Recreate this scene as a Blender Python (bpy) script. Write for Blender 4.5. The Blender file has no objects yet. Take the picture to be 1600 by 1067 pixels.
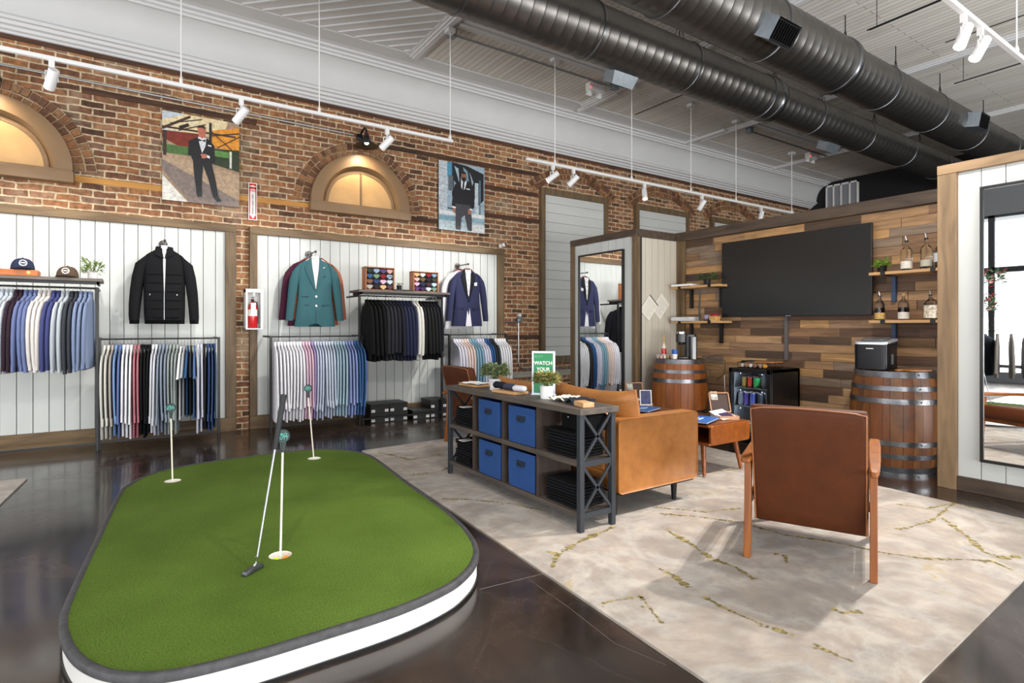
import bpy, math, random
from mathutils import Vector, Matrix
R = math.radians
rnd = random.Random(7)
S = bpy.context.scene
COL = S.collection
# ---------------------------------------------------------------- camera, sky, large lights, exposure
cd = bpy.data.cameras.new('camera'); cam = bpy.data.objects.new('camera', cd); COL.objects.link(cam)
cam.location = (0, 0, 1.28); cam.rotation_euler = (R(90), 0, R(-34.05))
cd.sensor_width = 36; cd.lens = 888/1600*36; cd.shift_y = -22.5/1600; cd.clip_start = .05; cd.clip_end = 200
S.camera = cam
S.view_settings.view_transform = 'Standard'; S.view_settings.look = 'None'; S.view_settings.gamma = 1
S.view_settings.use_curve_mapping = False; S.view_settings.exposure = 0.15
try:
    S.cycles.use_denoising = True; S.cycles.max_bounces = 8; S.cycles.diffuse_bounces = 4; S.cycles.glossy_bounces = 4
    S.cycles.transmission_bounces = 8; S.cycles.transparent_max_bounces = 8; S.cycles.sample_clamp_indirect = 4
    S.cycles.caustics_reflective = False; S.cycles.caustics_refractive = False
except Exception: pass
w = bpy.data.worlds.new('sky'); S.world = w; w.use_nodes = True
w.node_tree.nodes['Background'].inputs[0].default_value = (.92, .96, 1, 1)
w.node_tree.nodes['Background'].inputs[1].default_value = .8
def area(name, loc, rot, sx, sy, power, col=(1, 1, 1)):
    l = bpy.data.lights.new(name, 'AREA'); l.shape = 'RECTANGLE'; l.size = sx; l.size_y = sy; l.energy = power; l.color = col
    o = bpy.data.objects.new(name, l); COL.objects.link(o); o.location = loc; o.rotation_euler = rot; return o
def spot(name, loc, to, power, ang=50, col=(1, .95, .89), blend=.6, size=.03):
    l = bpy.data.lights.new(name, 'SPOT'); l.energy = power; l.spot_size = R(ang); l.spot_blend = blend; l.color = col; l.shadow_soft_size = size
    o = bpy.data.objects.new(name, l); COL.objects.link(o); o.location = loc
    o.rotation_euler = (Vector(to)-Vector(loc)).to_track_quat('-Z', 'Y').to_euler(); return o
# daylight entering by the storefront glazing (wall_front, x = -6) plus an unseen fill panel added along the open side
area('daylight_storefront', (-6.3, 1.4, 2.1), (0, R(-90), 0), 3.4, 11.0, 230, (.93, .96, 1))
area('fill_side', (3.5, -5.1, 2.2), (R(90), 0, 0), 13, 4.0, 190, (.97, .98, 1))
# unseen panels aimed upward, added to brighten the ceiling
area('upward_fill_storefront', (-6.4, 1.4, .9), (0, R(-125), 0), 1.6, 11.0, 420, (1, .97, .94))
area('upward_fill_side', (4.5, -5.2, .5), (R(138), 0, 0), 14, 2.0, 1350, (1, .98, .95))
# ---------------------------------------------------------------- materials
def lin(h):
    h = h.lstrip('#'); c = [int(h[i:i+2], 16)/255 for i in (0, 2, 4)]
    return tuple((x/12.92 if x <= .04045 else ((x+.055)/1.055)**2.4) for x in c)+(1,)
MATS = {}
def nt_new(name):
    m = bpy.data.materials.new(name); m.use_nodes = True; nt = m.node_tree
    return m, nt, nt.nodes['Principled BSDF']
def N(nt, t, **kw):
    n = nt.nodes.new(t)
    for k, v in kw.items():
        if k in n.inputs: n.inputs[k].default_value = v
        else: setattr(n, k, v)
    return n
def ramp(nt, fac, stops, interp='LINEAR'):
    r = nt.nodes.new('ShaderNodeValToRGB'); r.color_ramp.interpolation = interp
    e = r.color_ramp.elements
    while len(e) < len(stops): e.new(.5)
    for i, (p, c) in enumerate(stops):
        e[i].position = p; e[i].color = lin(c) if isinstance(c, str) else c
    nt.links.new(fac, r.inputs[0]); return r.outputs[0]
def coords(nt, axes='xyz', scale=(1, 1, 1)):
    tc = N(nt, 'ShaderNodeTexCoord'); out = tc.outputs['Object']
    if axes != 'xyz':
        s = N(nt, 'ShaderNodeSeparateXYZ'); nt.links.new(out, s.inputs[0]); c = N(nt, 'ShaderNodeCombineXYZ')
        for i, a in enumerate(axes): nt.links.new(s.outputs['xyz'.index(a)], c.inputs[i])
        out = c.outputs[0]
    mp = N(nt, 'ShaderNodeMapping'); mp.inputs['Scale'].default_value = scale
    nt.links.new(out, mp.inputs[0]); return mp.outputs[0]
def mixc(nt, fac, a, b, mode='MIX'):
    m = N(nt, 'ShaderNodeMix', data_type='RGBA', blend_type=mode)
    for s, v in ((m.inputs[0], fac), (m.inputs[6], a), (m.inputs[7], b)):
        if isinstance(v, (int, float)): s.default_value = v
        elif isinstance(v, (tuple, list)): s.default_value = v
        elif isinstance(v, str): s.default_value = lin(v)
        else: nt.links.new(v, s)
    return m.outputs[2]
def bump(nt, b, h, strength=.3, dist=.01):
    n = N(nt, 'ShaderNodeBump', Strength=strength, Distance=dist); nt.links.new(h, n.inputs['Height']); nt.links.new(n.outputs[0], b.inputs['Normal'])
def mat(name, c='#808080', rough=.6, metal=0, var=0, vs=8, bmp=0, bs=60, emit=0, trans=0, sheen=0, coat=0, alpha=1, vscale=(1, 1, 1), spec=None, c2=None):
    if name in MATS: return MATS[name]
    m, nt, b = nt_new(name); MATS[name] = m
    b.inputs['Base Color'].default_value = lin(c); b.inputs['Roughness'].default_value = rough; b.inputs['Metallic'].default_value = metal
    m.diffuse_color = lin(c)
    if var or c2:
        no = N(nt, 'ShaderNodeTexNoise', Scale=vs, Detail=5.0); nt.links.new(coords(nt, 'xyz', vscale), no.inputs['Vector'])
        base = lin(c); hi = lin(c2) if c2 else tuple(min(1, x*(1+var)) for x in base[:3])+(1,); lo = base if c2 else tuple(x*(1-var) for x in base[:3])+(1,)
        nt.links.new(ramp(nt, no.outputs[0], [(.32, lo), (.68, hi)]), b.inputs['Base Color'])
    if bmp:
        nb = N(nt, 'ShaderNodeTexNoise', Scale=bs, Detail=4.0); nt.links.new(coords(nt, 'xyz', vscale), nb.inputs['Vector']); bump(nt, b, nb.outputs[0], bmp, .01)
    if emit: b.inputs['Emission Color'].default_value = lin(c); b.inputs['Emission Strength'].default_value = emit
    if trans: b.inputs['Transmission Weight'].default_value = trans; b.inputs['IOR'].default_value = 1.45
    if sheen: b.inputs['Sheen Weight'].default_value = sheen
    if coat: b.inputs['Coat Weight'].default_value = coat; b.inputs['Coat Roughness'].default_value = .15
    if spec is not None: b.inputs['Specular IOR Level'].default_value = spec
    return m
def fabric(c, k=''):
    q = [int(c.strip('#')[i:i+2], 16) for i in (0, 2, 4)]; g = .3*q[0]+.59*q[1]+.11*q[2]; c = '#%02x%02x%02x' % tuple(max(0, min(255, round((g+(x-g)*.76)*.97))) for x in q)
    return mat('fabric_'+c.strip('#')+k, c, .85, var=.04, vs=10, vscale=(1, 1, .25), spec=.2)
def wood(name, stops, axis='x', rough=.5, scale=3, coat=0, knots=False):
    if name in MATS: return MATS[name]
    m, nt, b = nt_new(name); MATS[name] = m
    sc = {'x': (.12, 1, 1), 'y': (1, .12, 1), 'z': (1, 1, .12)}[axis]
    v = coords(nt, 'xyz', sc)
    n1 = N(nt, 'ShaderNodeTexNoise', Scale=scale*6, Detail=8.0, Distortion=.6); nt.links.new(v, n1.inputs['Vector'])
    nt.links.new(ramp(nt, n1.outputs[0], stops), b.inputs['Base Color'])
    b.inputs['Roughness'].default_value = rough
    if coat: b.inputs['Coat Weight'].default_value = coat; b.inputs['Coat Roughness'].default_value = .2
    bump(nt, b, n1.outputs[0], .12, .004); return m
def brick_mat():
    m, nt, b = nt_new('brick_masonry')
    v = coords(nt, 'xzy')
    dn = N(nt, 'ShaderNodeTexNoise', Scale=5.0, Detail=3.0); nt.links.new(v, dn.inputs['Vector'])
    off = mixc(nt, .018, v, dn.outputs['Color'], 'LINEAR_LIGHT')
    def br(): 
        t = N(nt, 'ShaderNodeTexBrick', Scale=1.0); t.inputs['Brick Width'].default_value = .215; t.inputs['Row Height'].default_value = .0755
        t.inputs['Mortar Size'].default_value = .0095; t.inputs['Mortar Smooth'].default_value = .2; t.inputs['Bias'].default_value = 0
        t.inputs['Color1'].default_value = (0, 0, 0, 1); t.inputs['Color2'].default_value = (1, 1, 1, 1); t.inputs['Mortar'].default_value = (.5, .5, .5, 1)
        nt.links.new(off, t.inputs['Vector']); return t
    t = br()
    cols = ramp(nt, t.outputs['Color'], [(0, '#573d2e'), (.14, '#7a5540'), (.32, '#946547'), (.50, '#a3724c'), (.64, '#7f5a46'), (.80, '#b0815a'), (.92, '#957562'), (1, '#664d3d')])
    n2 = N(nt, 'ShaderNodeTexNoise', Scale=22.0, Detail=8.0); nt.links.new(v, n2.inputs['Vector'])
    cols = mixc(nt, .55, cols, ramp(nt, n2.outputs[0], [(.3, '#4a4a4a'), (.7, '#d8d0c8')]), 'OVERLAY')
    n3 = N(nt, 'ShaderNodeTexNoise', Scale=1.3, Detail=9.0, Roughness=.65); nt.links.new(v, n3.inputs['Vector'])
    smear = ramp(nt, n3.outputs[0], [(.56, (0, 0, 0, 1)), (.70, (.7, .7, .7, 1))])
    cols = mixc(nt, smear, cols, '#b09c84')
    mort = ramp(nt, n2.outputs[0], [(.3, '#a89173'), (.7, '#ddcaa9')])
    nt.links.new(mixc(nt, t.outputs['Fac'], cols, mort), b.inputs['Base Color']); b.inputs['Roughness'].default_value = .9
    inv = N(nt, 'ShaderNodeMath', operation='SUBTRACT'); inv.inputs[0].default_value = 1; nt.links.new(t.outputs['Fac'], inv.inputs[1])
    ad = N(nt, 'ShaderNodeMath', operation='MULTIPLY_ADD'); nt.links.new(n2.outputs[0], ad.inputs[0]); ad.inputs[1].default_value = .6; nt.links.new(inv.outputs[0], ad.inputs[2])
    bump(nt, b, ad.outputs[0], .9, .012); return m
def island_mat(name, stops, grain='y', rough=.6, gs=4):
    m, nt, b = nt_new(name)
    g = N(nt, 'ShaderNodeNewGeometry'); c = ramp(nt, g.outputs['Random Per Island'], stops, 'CONSTANT' if len(stops) > 5 else 'LINEAR')
    sc = {'x': (.1, 1, 1), 'y': (1, .1, 1), 'z': (1, 1, .1), '': (1, 1, 1)}[grain]
    n = N(nt, 'ShaderNodeTexNoise', Scale=gs*6.0, Detail=9.0, Distortion=.8, Roughness=.6); nt.links.new(coords(nt, 'xyz', sc), n.inputs['Vector'])
    c = mixc(nt, .6, c, ramp(nt, n.outputs[0], [(.28, '#3c3c3c'), (.72, '#cfcfcf')]), 'OVERLAY')
    nt.links.new(c, b.inputs['Base Color']); b.inputs['Roughness'].default_value = rough; bump(nt, b, n.outputs[0], .3, .006); return m
def floor_mat():
    m, nt, b = nt_new('stained_concrete'); v = coords(nt)
    n = N(nt, 'ShaderNodeTexNoise', Scale=1.1, Detail=10.0, Roughness=.62, Distortion=1.2); nt.links.new(v, n.inputs['Vector'])
    n2 = N(nt, 'ShaderNodeTexNoise', Scale=14.0, Detail=8.0, Distortion=2.0); nt.links.new(v, n2.inputs['Vector'])
    c = ramp(nt, n.outputs[0], [(.28, '#191412'), (.46, '#2b221d'), (.62, '#40332b'), (.8, '#544840')])
    c = mixc(nt, .16, c, ramp(nt, n2.outputs[0], [(.35, '#2a2a2a'), (.75, '#b0a8a0')]), 'OVERLAY')
    mv = N(nt, 'ShaderNodeTexVoronoi', Scale=1.7, feature='DISTANCE_TO_EDGE'); nt.links.new(mixc(nt, .15, v, n.outputs['Color']), mv.inputs['Vector'])
    crk = ramp(nt, mv.outputs['Distance'], [(0, (.12, .12, .12, 1)), (.004, (0, 0, 0, 1))])
    c = mixc(nt, crk, c, '#6f6760')
    nt.links.new(c, b.inputs['Base Color'])
    nt.links.new(ramp(nt, n.outputs[0], [(.3, (.14, .14, .14, 1)), (.75, (.36, .36, .36, 1))]), b.inputs['Roughness'])
    b.inputs['Coat Weight'].default_value = .35; b.inputs['Coat Roughness'].default_value = .10
    bump(nt, b, n2.outputs[0], .015, .002); return m
def rug_mat():
    m, nt, b = nt_new('marbled_rug_pile'); v = coords(nt)
    n = N(nt, 'ShaderNodeTexNoise', Scale=1.6, Detail=10.0, Roughness=.62, Distortion=.35); nt.links.new(v, n.inputs['Vector'])
    n2 = N(nt, 'ShaderNodeTexNoise', Scale=7.0, Detail=9.0, Distortion=.3); nt.links.new(v, n2.inputs['Vector'])
    c = ramp(nt, n.outputs[0], [(.30, '#8f8377'), (.42, '#9c9186'), (.49, '#b3aca3'), (.55, '#a39689'), (.70, '#bdb7af')])
    c = mixc(nt, .45, c, ramp(nt, n2.outputs[0], [(.35, '#7c7c80'), (.65, '#b8b4ae')]), 'OVERLAY')
    n3 = N(nt, 'ShaderNodeTexNoise', Scale=2.1, Detail=6.0, Distortion=1.5); nt.links.new(coords(nt, 'yxz', (1, .8, 1)), n3.inputs['Vector'])
    ws = mixc(nt, .22, v, n2.outputs['Color'])
    vo = N(nt, 'ShaderNodeTexVoronoi', Scale=.75, feature='DISTANCE_TO_EDGE'); nt.links.new(ws, vo.inputs['Vector'])
    line = ramp(nt, vo.outputs['Distance'], [(.0, (1, 1, 1, 1)), (.010, (0, 0, 0, 1))])
    msk = ramp(nt, n3.outputs[0], [(.55, (0, 0, 0, 1)), (.62, (.8, .8, .8, 1))])
    f = mixc(nt, 1.0, line, msk, 'MULTIPLY'); c = mixc(nt, f, c, '#a08c5a')
    nt.links.new(c, b.inputs['Base Color']); b.inputs['Roughness'].default_value = .95; b.inputs['Sheen Weight'].default_value = .2
    n4 = N(nt, 'ShaderNodeTexNoise', Scale=220.0, Detail=3.0); nt.links.new(v, n4.inputs['Vector']); bump(nt, b, n4.outputs[0], .35, .004); return m
def ceiling_mat(axes='yxz', rh=.085, name='painted_ceiling_planks', c='#e2dfd8'):
    m, nt, b = nt_new(name); v = coords(nt, axes)
    t = N(nt, 'ShaderNodeTexBrick', Scale=1.0); t.inputs['Brick Width'].default_value = 3.1; t.inputs['Row Height'].default_value = rh
    t.inputs['Mortar Size'].default_value = .005; t.inputs['Mortar Smooth'].default_value = .4
    t.inputs['Color1'].default_value = lin(c); t.inputs['Color2'].default_value = tuple(x*.84 for x in lin(c)[:3])+(1,); t.inputs['Mortar'].default_value = tuple(x*.45 for x in lin(c)[:3])+(1,)
    nt.links.new(v, t.inputs['Vector'])
    n = N(nt, 'ShaderNodeTexNoise', Scale=2.0, Detail=8.0); nt.links.new(v, n.inputs['Vector'])
    nt.links.new(mixc(nt, .25, t.outputs['Color'], ramp(nt, n.outputs[0], [(.35, '#8f8a84'), (.7, '#d8d8d8')]), 'OVERLAY'), b.inputs['Base Color'])
    b.inputs['Roughness'].default_value = .6
    inv = N(nt, 'ShaderNodeMath', operation='SUBTRACT'); inv.inputs[0].default_value = 1; nt.links.new(t.outputs['Fac'], inv.inputs[1]); bump(nt, b, inv.outputs[0], .6, .012)
    return m
def turf_mat():
    m, nt, b = nt_new('artificial_turf'); v = coords(nt)
    n = N(nt, 'ShaderNodeTexNoise', Scale=2.0, Detail=5.0); nt.links.new(v, n.inputs['Vector'])
    n2 = N(nt, 'ShaderNodeTexNoise', Scale=160.0, Detail=4.0); nt.links.new(v, n2.inputs['Vector'])
    c = ramp(nt, n.outputs[0], [(.3, '#587229'), (.7, '#6b8737')])
    c = mixc(nt, .6, c, ramp(nt, n2.outputs[0], [(.3, '#303030'), (.7, '#d0d0c0')]), 'OVERLAY')
    nt.links.new(c, b.inputs['Base Color']); b.inputs['Roughness'].default_value = .95; b.inputs['Specular IOR Level'].default_value = .15
    bump(nt, b, n2.outputs[0], 1.0, .012); return m
def leather(name, c1, c2, rough=.38, spec=.5):
    if name in MATS: return MATS[name]
    m, nt, b = nt_new(name); MATS[name] = m; v = coords(nt)
    n = N(nt, 'ShaderNodeTexNoise', Scale=9.0, Detail=9.0, Roughness=.7); nt.links.new(v, n.inputs['Vector'])
    n2 = N(nt, 'ShaderNodeTexNoise', Scale=180.0, Detail=3.0); nt.links.new(v, n2.inputs['Vector'])
    nt.links.new(ramp(nt, n.outputs[0], [(.3, c1), (.7, c2)]), b.inputs['Base Color'])
    b.inputs['Roughness'].default_value = rough; b.inputs['Specular IOR Level'].default_value = spec; bump(nt, b, n2.outputs[0], .15, .003); return m
def barrel_mat(name='charred_oak_staves', cs=('#85502a', '#6e3e1e', '#96602f', '#55311a'), dark=.85):
    m, nt, b = nt_new(name)
    g = N(nt, 'ShaderNodeNewGeometry'); c = ramp(nt, g.outputs['Random Per Island'], [(0, cs[0]), (.35, cs[1]), (.65, cs[2]), (1, cs[3])])
    v = coords(nt, 'xyz', (1, 1, .2)); n = N(nt, 'ShaderNodeTexNoise', Scale=14.0, Detail=8.0); nt.links.new(v, n.inputs['Vector'])
    n2 = N(nt, 'ShaderNodeTexNoise', Scale=2.6, Detail=8.0, Roughness=.7); nt.links.new(coords(nt), n2.inputs['Vector'])
    c = mixc(nt, .5, c, ramp(nt, n.outputs[0], [(.3, '#484848'), (.7, '#c8c8c8')]), 'OVERLAY')
    c = mixc(nt, ramp(nt, n2.outputs[0], [(.50, (0, 0, 0, 1)), (.70, (dark, dark, dark, 1))]), c, '#231a16')
    nt.links.new(c, b.inputs['Base Color']); b.inputs['Roughness'].default_value = .45; bump(nt, b, n.outputs[0], .2, .004); return m
BRICK = brick_mat(); FLOOR = floor_mat(); RUG = rug_mat(); TURF = turf_mat(); STAVES = barrel_mat(); STAVES2 = barrel_mat('orange_oak_staves', ('#a05a22', '#8f4c1a', '#aa652a', '#86461a'), .3)
CEIL = ceiling_mat(); PLAST = mat('painted_plaster_white', '#cbcccd', .55, var=.03, vs=2)
TRIMW = mat('gloss_white_trim', '#cfd0d2', .4); WHITE = mat('white_metal', '#e6e6e6', .35)
BOARD = mat('whitewashed_board', '#c6cac8', .5, var=.05, vs=5, vscale=(1, 1, .2))
GAP = mat('dark_gap', '#2e2b28', .9)
BROWN = wood('brown_trim_wood', [(.3, '#54402c'), (.7, '#77603f')], 'x', .6)
BROWNZ = wood('brown_trim_wood_upright', [(.3, '#54422f'), (.7, '#786346')], 'z', .6)
DKTRIM = wood('dark_trim_wood', [(.3, '#3a2e25'), (.7, '#57483a')], 'y', .6)
CEDAR = wood('cedar_frame', [(.3, '#6d5942'), (.7, '#917758')], 'z', .6); CEDARY = wood('cedar_frame_level', [(.3, '#7d654a'), (.7, '#a08362')], 'y', .6)
TIMBER = wood('old_timber', [(.3, '#33221a'), (.7, '#5c3d2a')], 'x', .8); PINE = wood('new_pine_timber', [(.3, '#b47a35'), (.7, '#cf9648')], 'x', .6)
LUN = mat('bronze_painted_wood', '#7d6346', .42, var=.05); PANE = mat('frosted_amber_pane', '#bd9a6c', .3, var=.12, vs=4, bmp=.1, bs=12)
STEEL = mat('galvanised_conduit', '#9fa4a8', .35, .8); BLACK = mat('black_metal', '#101113', .4, .2); BLACKP = mat('black_plastic', '#101114', .35)
CHROME = mat('chrome', '#d8d8dc', .12, 1); DUCT = mat('spiral_duct_metal', '#6a6866', .36, .92, var=.08, vs=3); DUCTR = mat('duct_seam_metal', '#707276', .28, .95)
GALV = mat('galvanised_sheet', '#8f989f', .4, .8, var=.08, vs=20)
MIRROR = mat('mirror_glass', '#f2f4f4', .01, 1)
RED = mat('red_paint', '#c3161c', .3, coat=.4); GLASS = mat('clear_glass', '#ffffff', .02, trans=1)
WPAPER = mat('white_paper', '#ecebe8', .7); INK = mat('black_ink', '#202024', .6)
TAN = leather('tan_sofa_leather', '#885424', '#a36b35', .42); RUST = leather('rust_chair_leather', '#47210a', '#54290f', .62, .28); RUSTL = leather('rust_leather_piping', '#8a5430', '#9c6640', .4)
CHAIRW = wood('orange_stained_wood', [(.3, '#743c08'), (.7, '#93530f')], 'z', .5, coat=.1); TABLEW = wood('walnut_stained_wood', [(.3, '#6c3507'), (.7, '#89480f')], 'y', .45, coat=.15)
GREYW = wood('grey_weathered_wood', [(.3, '#3c3530'), (.7, '#584f48')], 'y', .5); GREYWX = wood('grey_weathered_shelf', [(.3, '#4a433e'), (.7, '#6b625b')], 'x', .5); CARB = mat('charcoal_painted_steel', '#34383e', .45, .4)
NAT = wood('natural_shelf_wood', [(.3, '#b88a58'), (.7, '#d4ad7c')], 'y', .5)
HANGW = mat('cherry_hanger_wood', '#6a2412', .35, coat=.4); HANGB = mat('black_hanger', '#18181a', .4)
# ---------------------------------------------------------------- mesh builder
class MB:
    def __init__(s, M=None): s.v = []; s.f = []; s.m = []; s.M = M or Matrix()
    def add(s, vs, fs, m=0):
        b = len(s.v); s.v += [tuple(s.M @ Vector(p)) for p in vs]; s.f += [tuple(b+i for i in f) for f in fs]; s.m += [m]*len(fs); return s
    def box(s, x0, y0, z0, x1, y1, z1, m=0):
        if x0 > x1: x0, x1 = x1, x0
        if y0 > y1: y0, y1 = y1, y0
        if z0 > z1: z0, z1 = z1, z0
        return s.add([(x0, y0, z0), (x1, y0, z0), (x1, y1, z0), (x0, y1, z0), (x0, y0, z1), (x1, y0, z1), (x1, y1, z1), (x0, y1, z1)],
                     [(0, 3, 2, 1), (4, 5, 6, 7), (0, 1, 5, 4), (1, 2, 6, 5), (2, 3, 7, 6), (3, 0, 4, 7)], m)
    def bar(s, p0, p1, a, b, m=0, up=(0, 0, 1)):
        p0 = Vector(p0); p1 = Vector(p1); d = (p1-p0).normalized(); u = Vector(up)
        if abs(d.dot(u)) > .95: u = Vector((1, 0, 0))
        r = d.cross(u).normalized(); u = r.cross(d)
        q = []
        for p in (p0, p1):
            for i, j in ((-1, -1), (1, -1), (1, 1), (-1, 1)): q.append(p+r*i*a/2+u*j*b/2)
        return s.add(q, [(0, 3, 2, 1), (4, 5, 6, 7), (0, 1, 5, 4), (1, 2, 6, 5), (2, 3, 7, 6), (3, 0, 4, 7)], m)
    def loft(s, rings, m=0, caps=True, closed=True):
        n = len(rings[0]); vs = [p for r in rings for p in r]; fs = []
        for i in range(len(rings)-1):
            for j in range(n if closed else n-1):
                k = (j+1) % n; fs.append((i*n+j, i*n+k, (i+1)*n+k, (i+1)*n+j))
        if caps: fs.append(tuple(range(n))[::-1]); fs.append(tuple((len(rings)-1)*n+j for j in range(n)))
        return s.add(vs, fs, m)
    def tube(s, pts, r, n=8, m=0, caps=True):
        pts = [Vector(p) for p in pts]; rr = r if isinstance(r, (list, tuple)) else [r]*len(pts); rings = []; u = None
        for i, p in enumerate(pts):
            d = (pts[min(i+1, len(pts)-1)]-pts[max(i-1, 0)])
            d = d.normalized() if d.length > 0 else Vector((0, 0, 1))
            if u is None: u = d.orthogonal().normalized()
            else:
                u = u-d*u.dot(d); u = u.normalized() if u.length > 1e-6 else d.orthogonal().normalized()
            w = d.cross(u); rings.append([p+(u*math.cos(2*math.pi*k/n)+w*math.sin(2*math.pi*k/n))*rr[i] for k in range(n)])
        return s.loft(rings, m, caps)
    def lathe(s, prof, n=24, c=(0, 0, 0), m=0, caps=True, axis='z'):
        rings = []
        for r, z in prof:
            ring = []
            for k in range(n):
                a = 2*math.pi*k/n; x, y = r*math.cos(a), r*math.sin(a)
                q = {'z': (x, y, z), 'x': (z, x, y), 'y': (y, z, x)}[axis]; ring.append((q[0]+c[0], q[1]+c[1], q[2]+c[2]))
            rings.append(ring)
        return s.loft(rings, m, caps)
    def prism(s, poly, a, b, plane='xy', m=0):
        def P(p, h): return {'xy': (p[0], p[1], h), 'xz': (p[0], h, p[1]), 'yz': (h, p[0], p[1])}[plane]
        return s.loft([[P(p, a) for p in poly], [P(p, b) for p in poly]], m)
    def ball(s, c, r, n=12, k=8, m=0):
        rx, ry, rz = r if isinstance(r, (tuple, list)) else (r, r, r)
        return s.loft([[(c[0]+rx*math.sin(t)*math.cos(2*math.pi*j/n), c[1]+ry*math.sin(t)*math.sin(2*math.pi*j/n), c[2]-rz*math.cos(t)) for j in range(n)]
                       for t in [math.pi*(i+.15)/(k+.3) if 0 < i < k else (.03 if i == 0 else math.pi-.03) for i in range(k+1)]], m)
    def rbox(s, x0, y0, z0, x1, y1, z1, r, m=0, seg=3, axis='z'):
        def rr(a0, b0, a1, b1, r):
            out = []
            for cx, cy, st in ((a1-r, b1-r, 0), (a0+r, b1-r, 90), (a0+r, b0+r, 180), (a1-r, b0+r, 270)):
                for i in range(seg+1): t = R(st+90*i/seg); out.append((cx+r*math.cos(t), cy+r*math.sin(t)))
            return out
        if axis == 'z': return s.prism(rr(x0, y0, x1, y1, r), z0, z1, 'xy', m)
        if axis == 'y': return s.prism(rr(x0, z0, x1, z1, r), y0, y1, 'xz', m)
        return s.prism(rr(y0, z0, y1, z1, r), x0, x1, 'yz', m)
    def mesh(s, name, mats, ang=38):
        me = bpy.data.meshes.new(name); me.from_pydata(s.v, [], s.f)
        for x in (mats if isinstance(mats, (list, tuple)) else [mats]): me.materials.append(x)
        me.polygons.foreach_set('material_index', s.m); me.polygons.foreach_set('use_smooth', [True]*len(s.f))
        me.update(); me.validate()
        try: me.set_sharp_from_angle(angle=R(ang))
        except Exception: pass
        return me
    def build(s, name, mats, parent=None, bevel=0, ang=38, label=None, kind=None, sub=0, loc=None, rot=None):
        import bmesh
        me = s.mesh(name, mats, ang); bm = bmesh.new(); bm.from_mesh(me); bmesh.ops.recalc_face_normals(bm, faces=bm.faces); bm.to_mesh(me); bm.free()
        o = bpy.data.objects.new(name, me); COL.objects.link(o); o.parent = parent
        if loc: o.location = loc
        if rot: o.rotation_euler = rot
        if bevel:
            b = o.modifiers.new('bevel', 'BEVEL'); b.width = bevel; b.segments = 2; b.limit_method = 'ANGLE'; b.angle_limit = R(40)
        if sub:
            b = o.modifiers.new('sub', 'SUBSURF'); b.levels = sub; b.render_levels = sub
        if label: o['label'] = label
        if kind: o['kind'] = kind
        return o
def thing(name, label, cat, loc=(0, 0, 0), rz=0, group=None, rot=None, scale=None):
    o = bpy.data.objects.new(name, None); COL.objects.link(o); o.empty_display_size = .1
    o.location = loc; o.rotation_euler = rot or (0, 0, R(rz)); o['label'] = label; o['category'] = cat
    if scale: o.scale = scale
    if group: o['group'] = group
    return o
def tag(o, label, cat, group=None, kind=None):
    o['label'] = label; o['category'] = cat
    if group: o['group'] = group
    if kind: o['kind'] = kind
    return o
def setk(o): o['kind'] = 'structure'; return o
def inst(name, me, parent=None, m=None, loc=None, rot=None, scale=None):
    o = bpy.data.objects.new(name, me); COL.objects.link(o); o.parent = parent
    if m is not None:
        ms = m if isinstance(m, (list, tuple)) else [m]
        for i, x in enumerate(ms): o.material_slots[i].link = 'OBJECT'; o.material_slots[i].material = x
    if loc: o.location = loc
    if rot: o.rotation_euler = rot
    if scale: o.scale = scale
    return o
def text(s, size, m, parent, loc, rot, name='lettering', ext=.0008, align='CENTER', sx=1, spacing=1):
    c = bpy.data.curves.new('t', 'FONT'); c.body = s; c.size = size; c.extrude = ext; c.align_x = align; c.align_y = 'CENTER'; c.space_line = spacing; c.offset = size*.012
    o = bpy.data.objects.new('t', c); COL.objects.link(o); bpy.context.view_layer.update()
    me = bpy.data.meshes.new_from_object(o.evaluated_get(bpy.context.evaluated_depsgraph_get())); bpy.data.objects.remove(o)
    me.materials.clear(); me.materials.append(m)
    q = bpy.data.objects.new(name, me); COL.objects.link(q); q.parent = parent; q.location = loc; q.rotation_euler = rot; q.scale = (sx, 1, 1); return q
ORD = ['first', 'second', 'third', 'fourth', 'fifth', 'sixth', 'seventh', 'eighth', 'ninth', 'tenth', 'eleventh', 'twelfth', 'thirteenth', 'fourteenth', 'fifteenth', 'sixteenth', 'seventeenth', 'eighteenth', 'nineteenth', 'twentieth']
ORD += ['twenty-'+x for x in ORD[:9]]+['thirtieth']+['thirty-'+x for x in ORD[:9]]+['fortieth']
# ================================================================= SETTING
f = MB().box(-6, -5, -.1, 15, 8.0, 0).build('floor', FLOOR, kind='structure')
jm = mat('light_joint_line', '#6a635c', .8)
for i, (pts, wd) in enumerate([([(1.42, 2.386), (1.84, 2.348)], .005), ([(1.685, 2.343), (1.667, 1.998), (1.632, 1.674), (1.688, 1.455)], .0018)]):
    b = MB(); L = []
    for k, p in enumerate(pts):
        d = Vector(pts[min(k+1, len(pts)-1)])-Vector(pts[max(k-1, 0)]); d.normalize(); n = Vector((-d.y, d.x))*wd/2
        L.append([(p[0]+n.x, p[1]+n.y, .0006), (p[0]-n.x, p[1]-n.y, .0006)])
    b.loft(L, caps=False, closed=False); b.build('trim_%d' % (i+1), jm, kind='structure')
# left wall: brick
MB().box(-6, 7.8, 0, 14.7, 8.0, 4.36).build('wall_left', BRICK, kind='structure')
MB().box(14.5, -5, 0, 14.7, 7.8, 4.9).build('wall_back', mat('black_painted_wall', '#0b0c12', .8), kind='structure')
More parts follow.
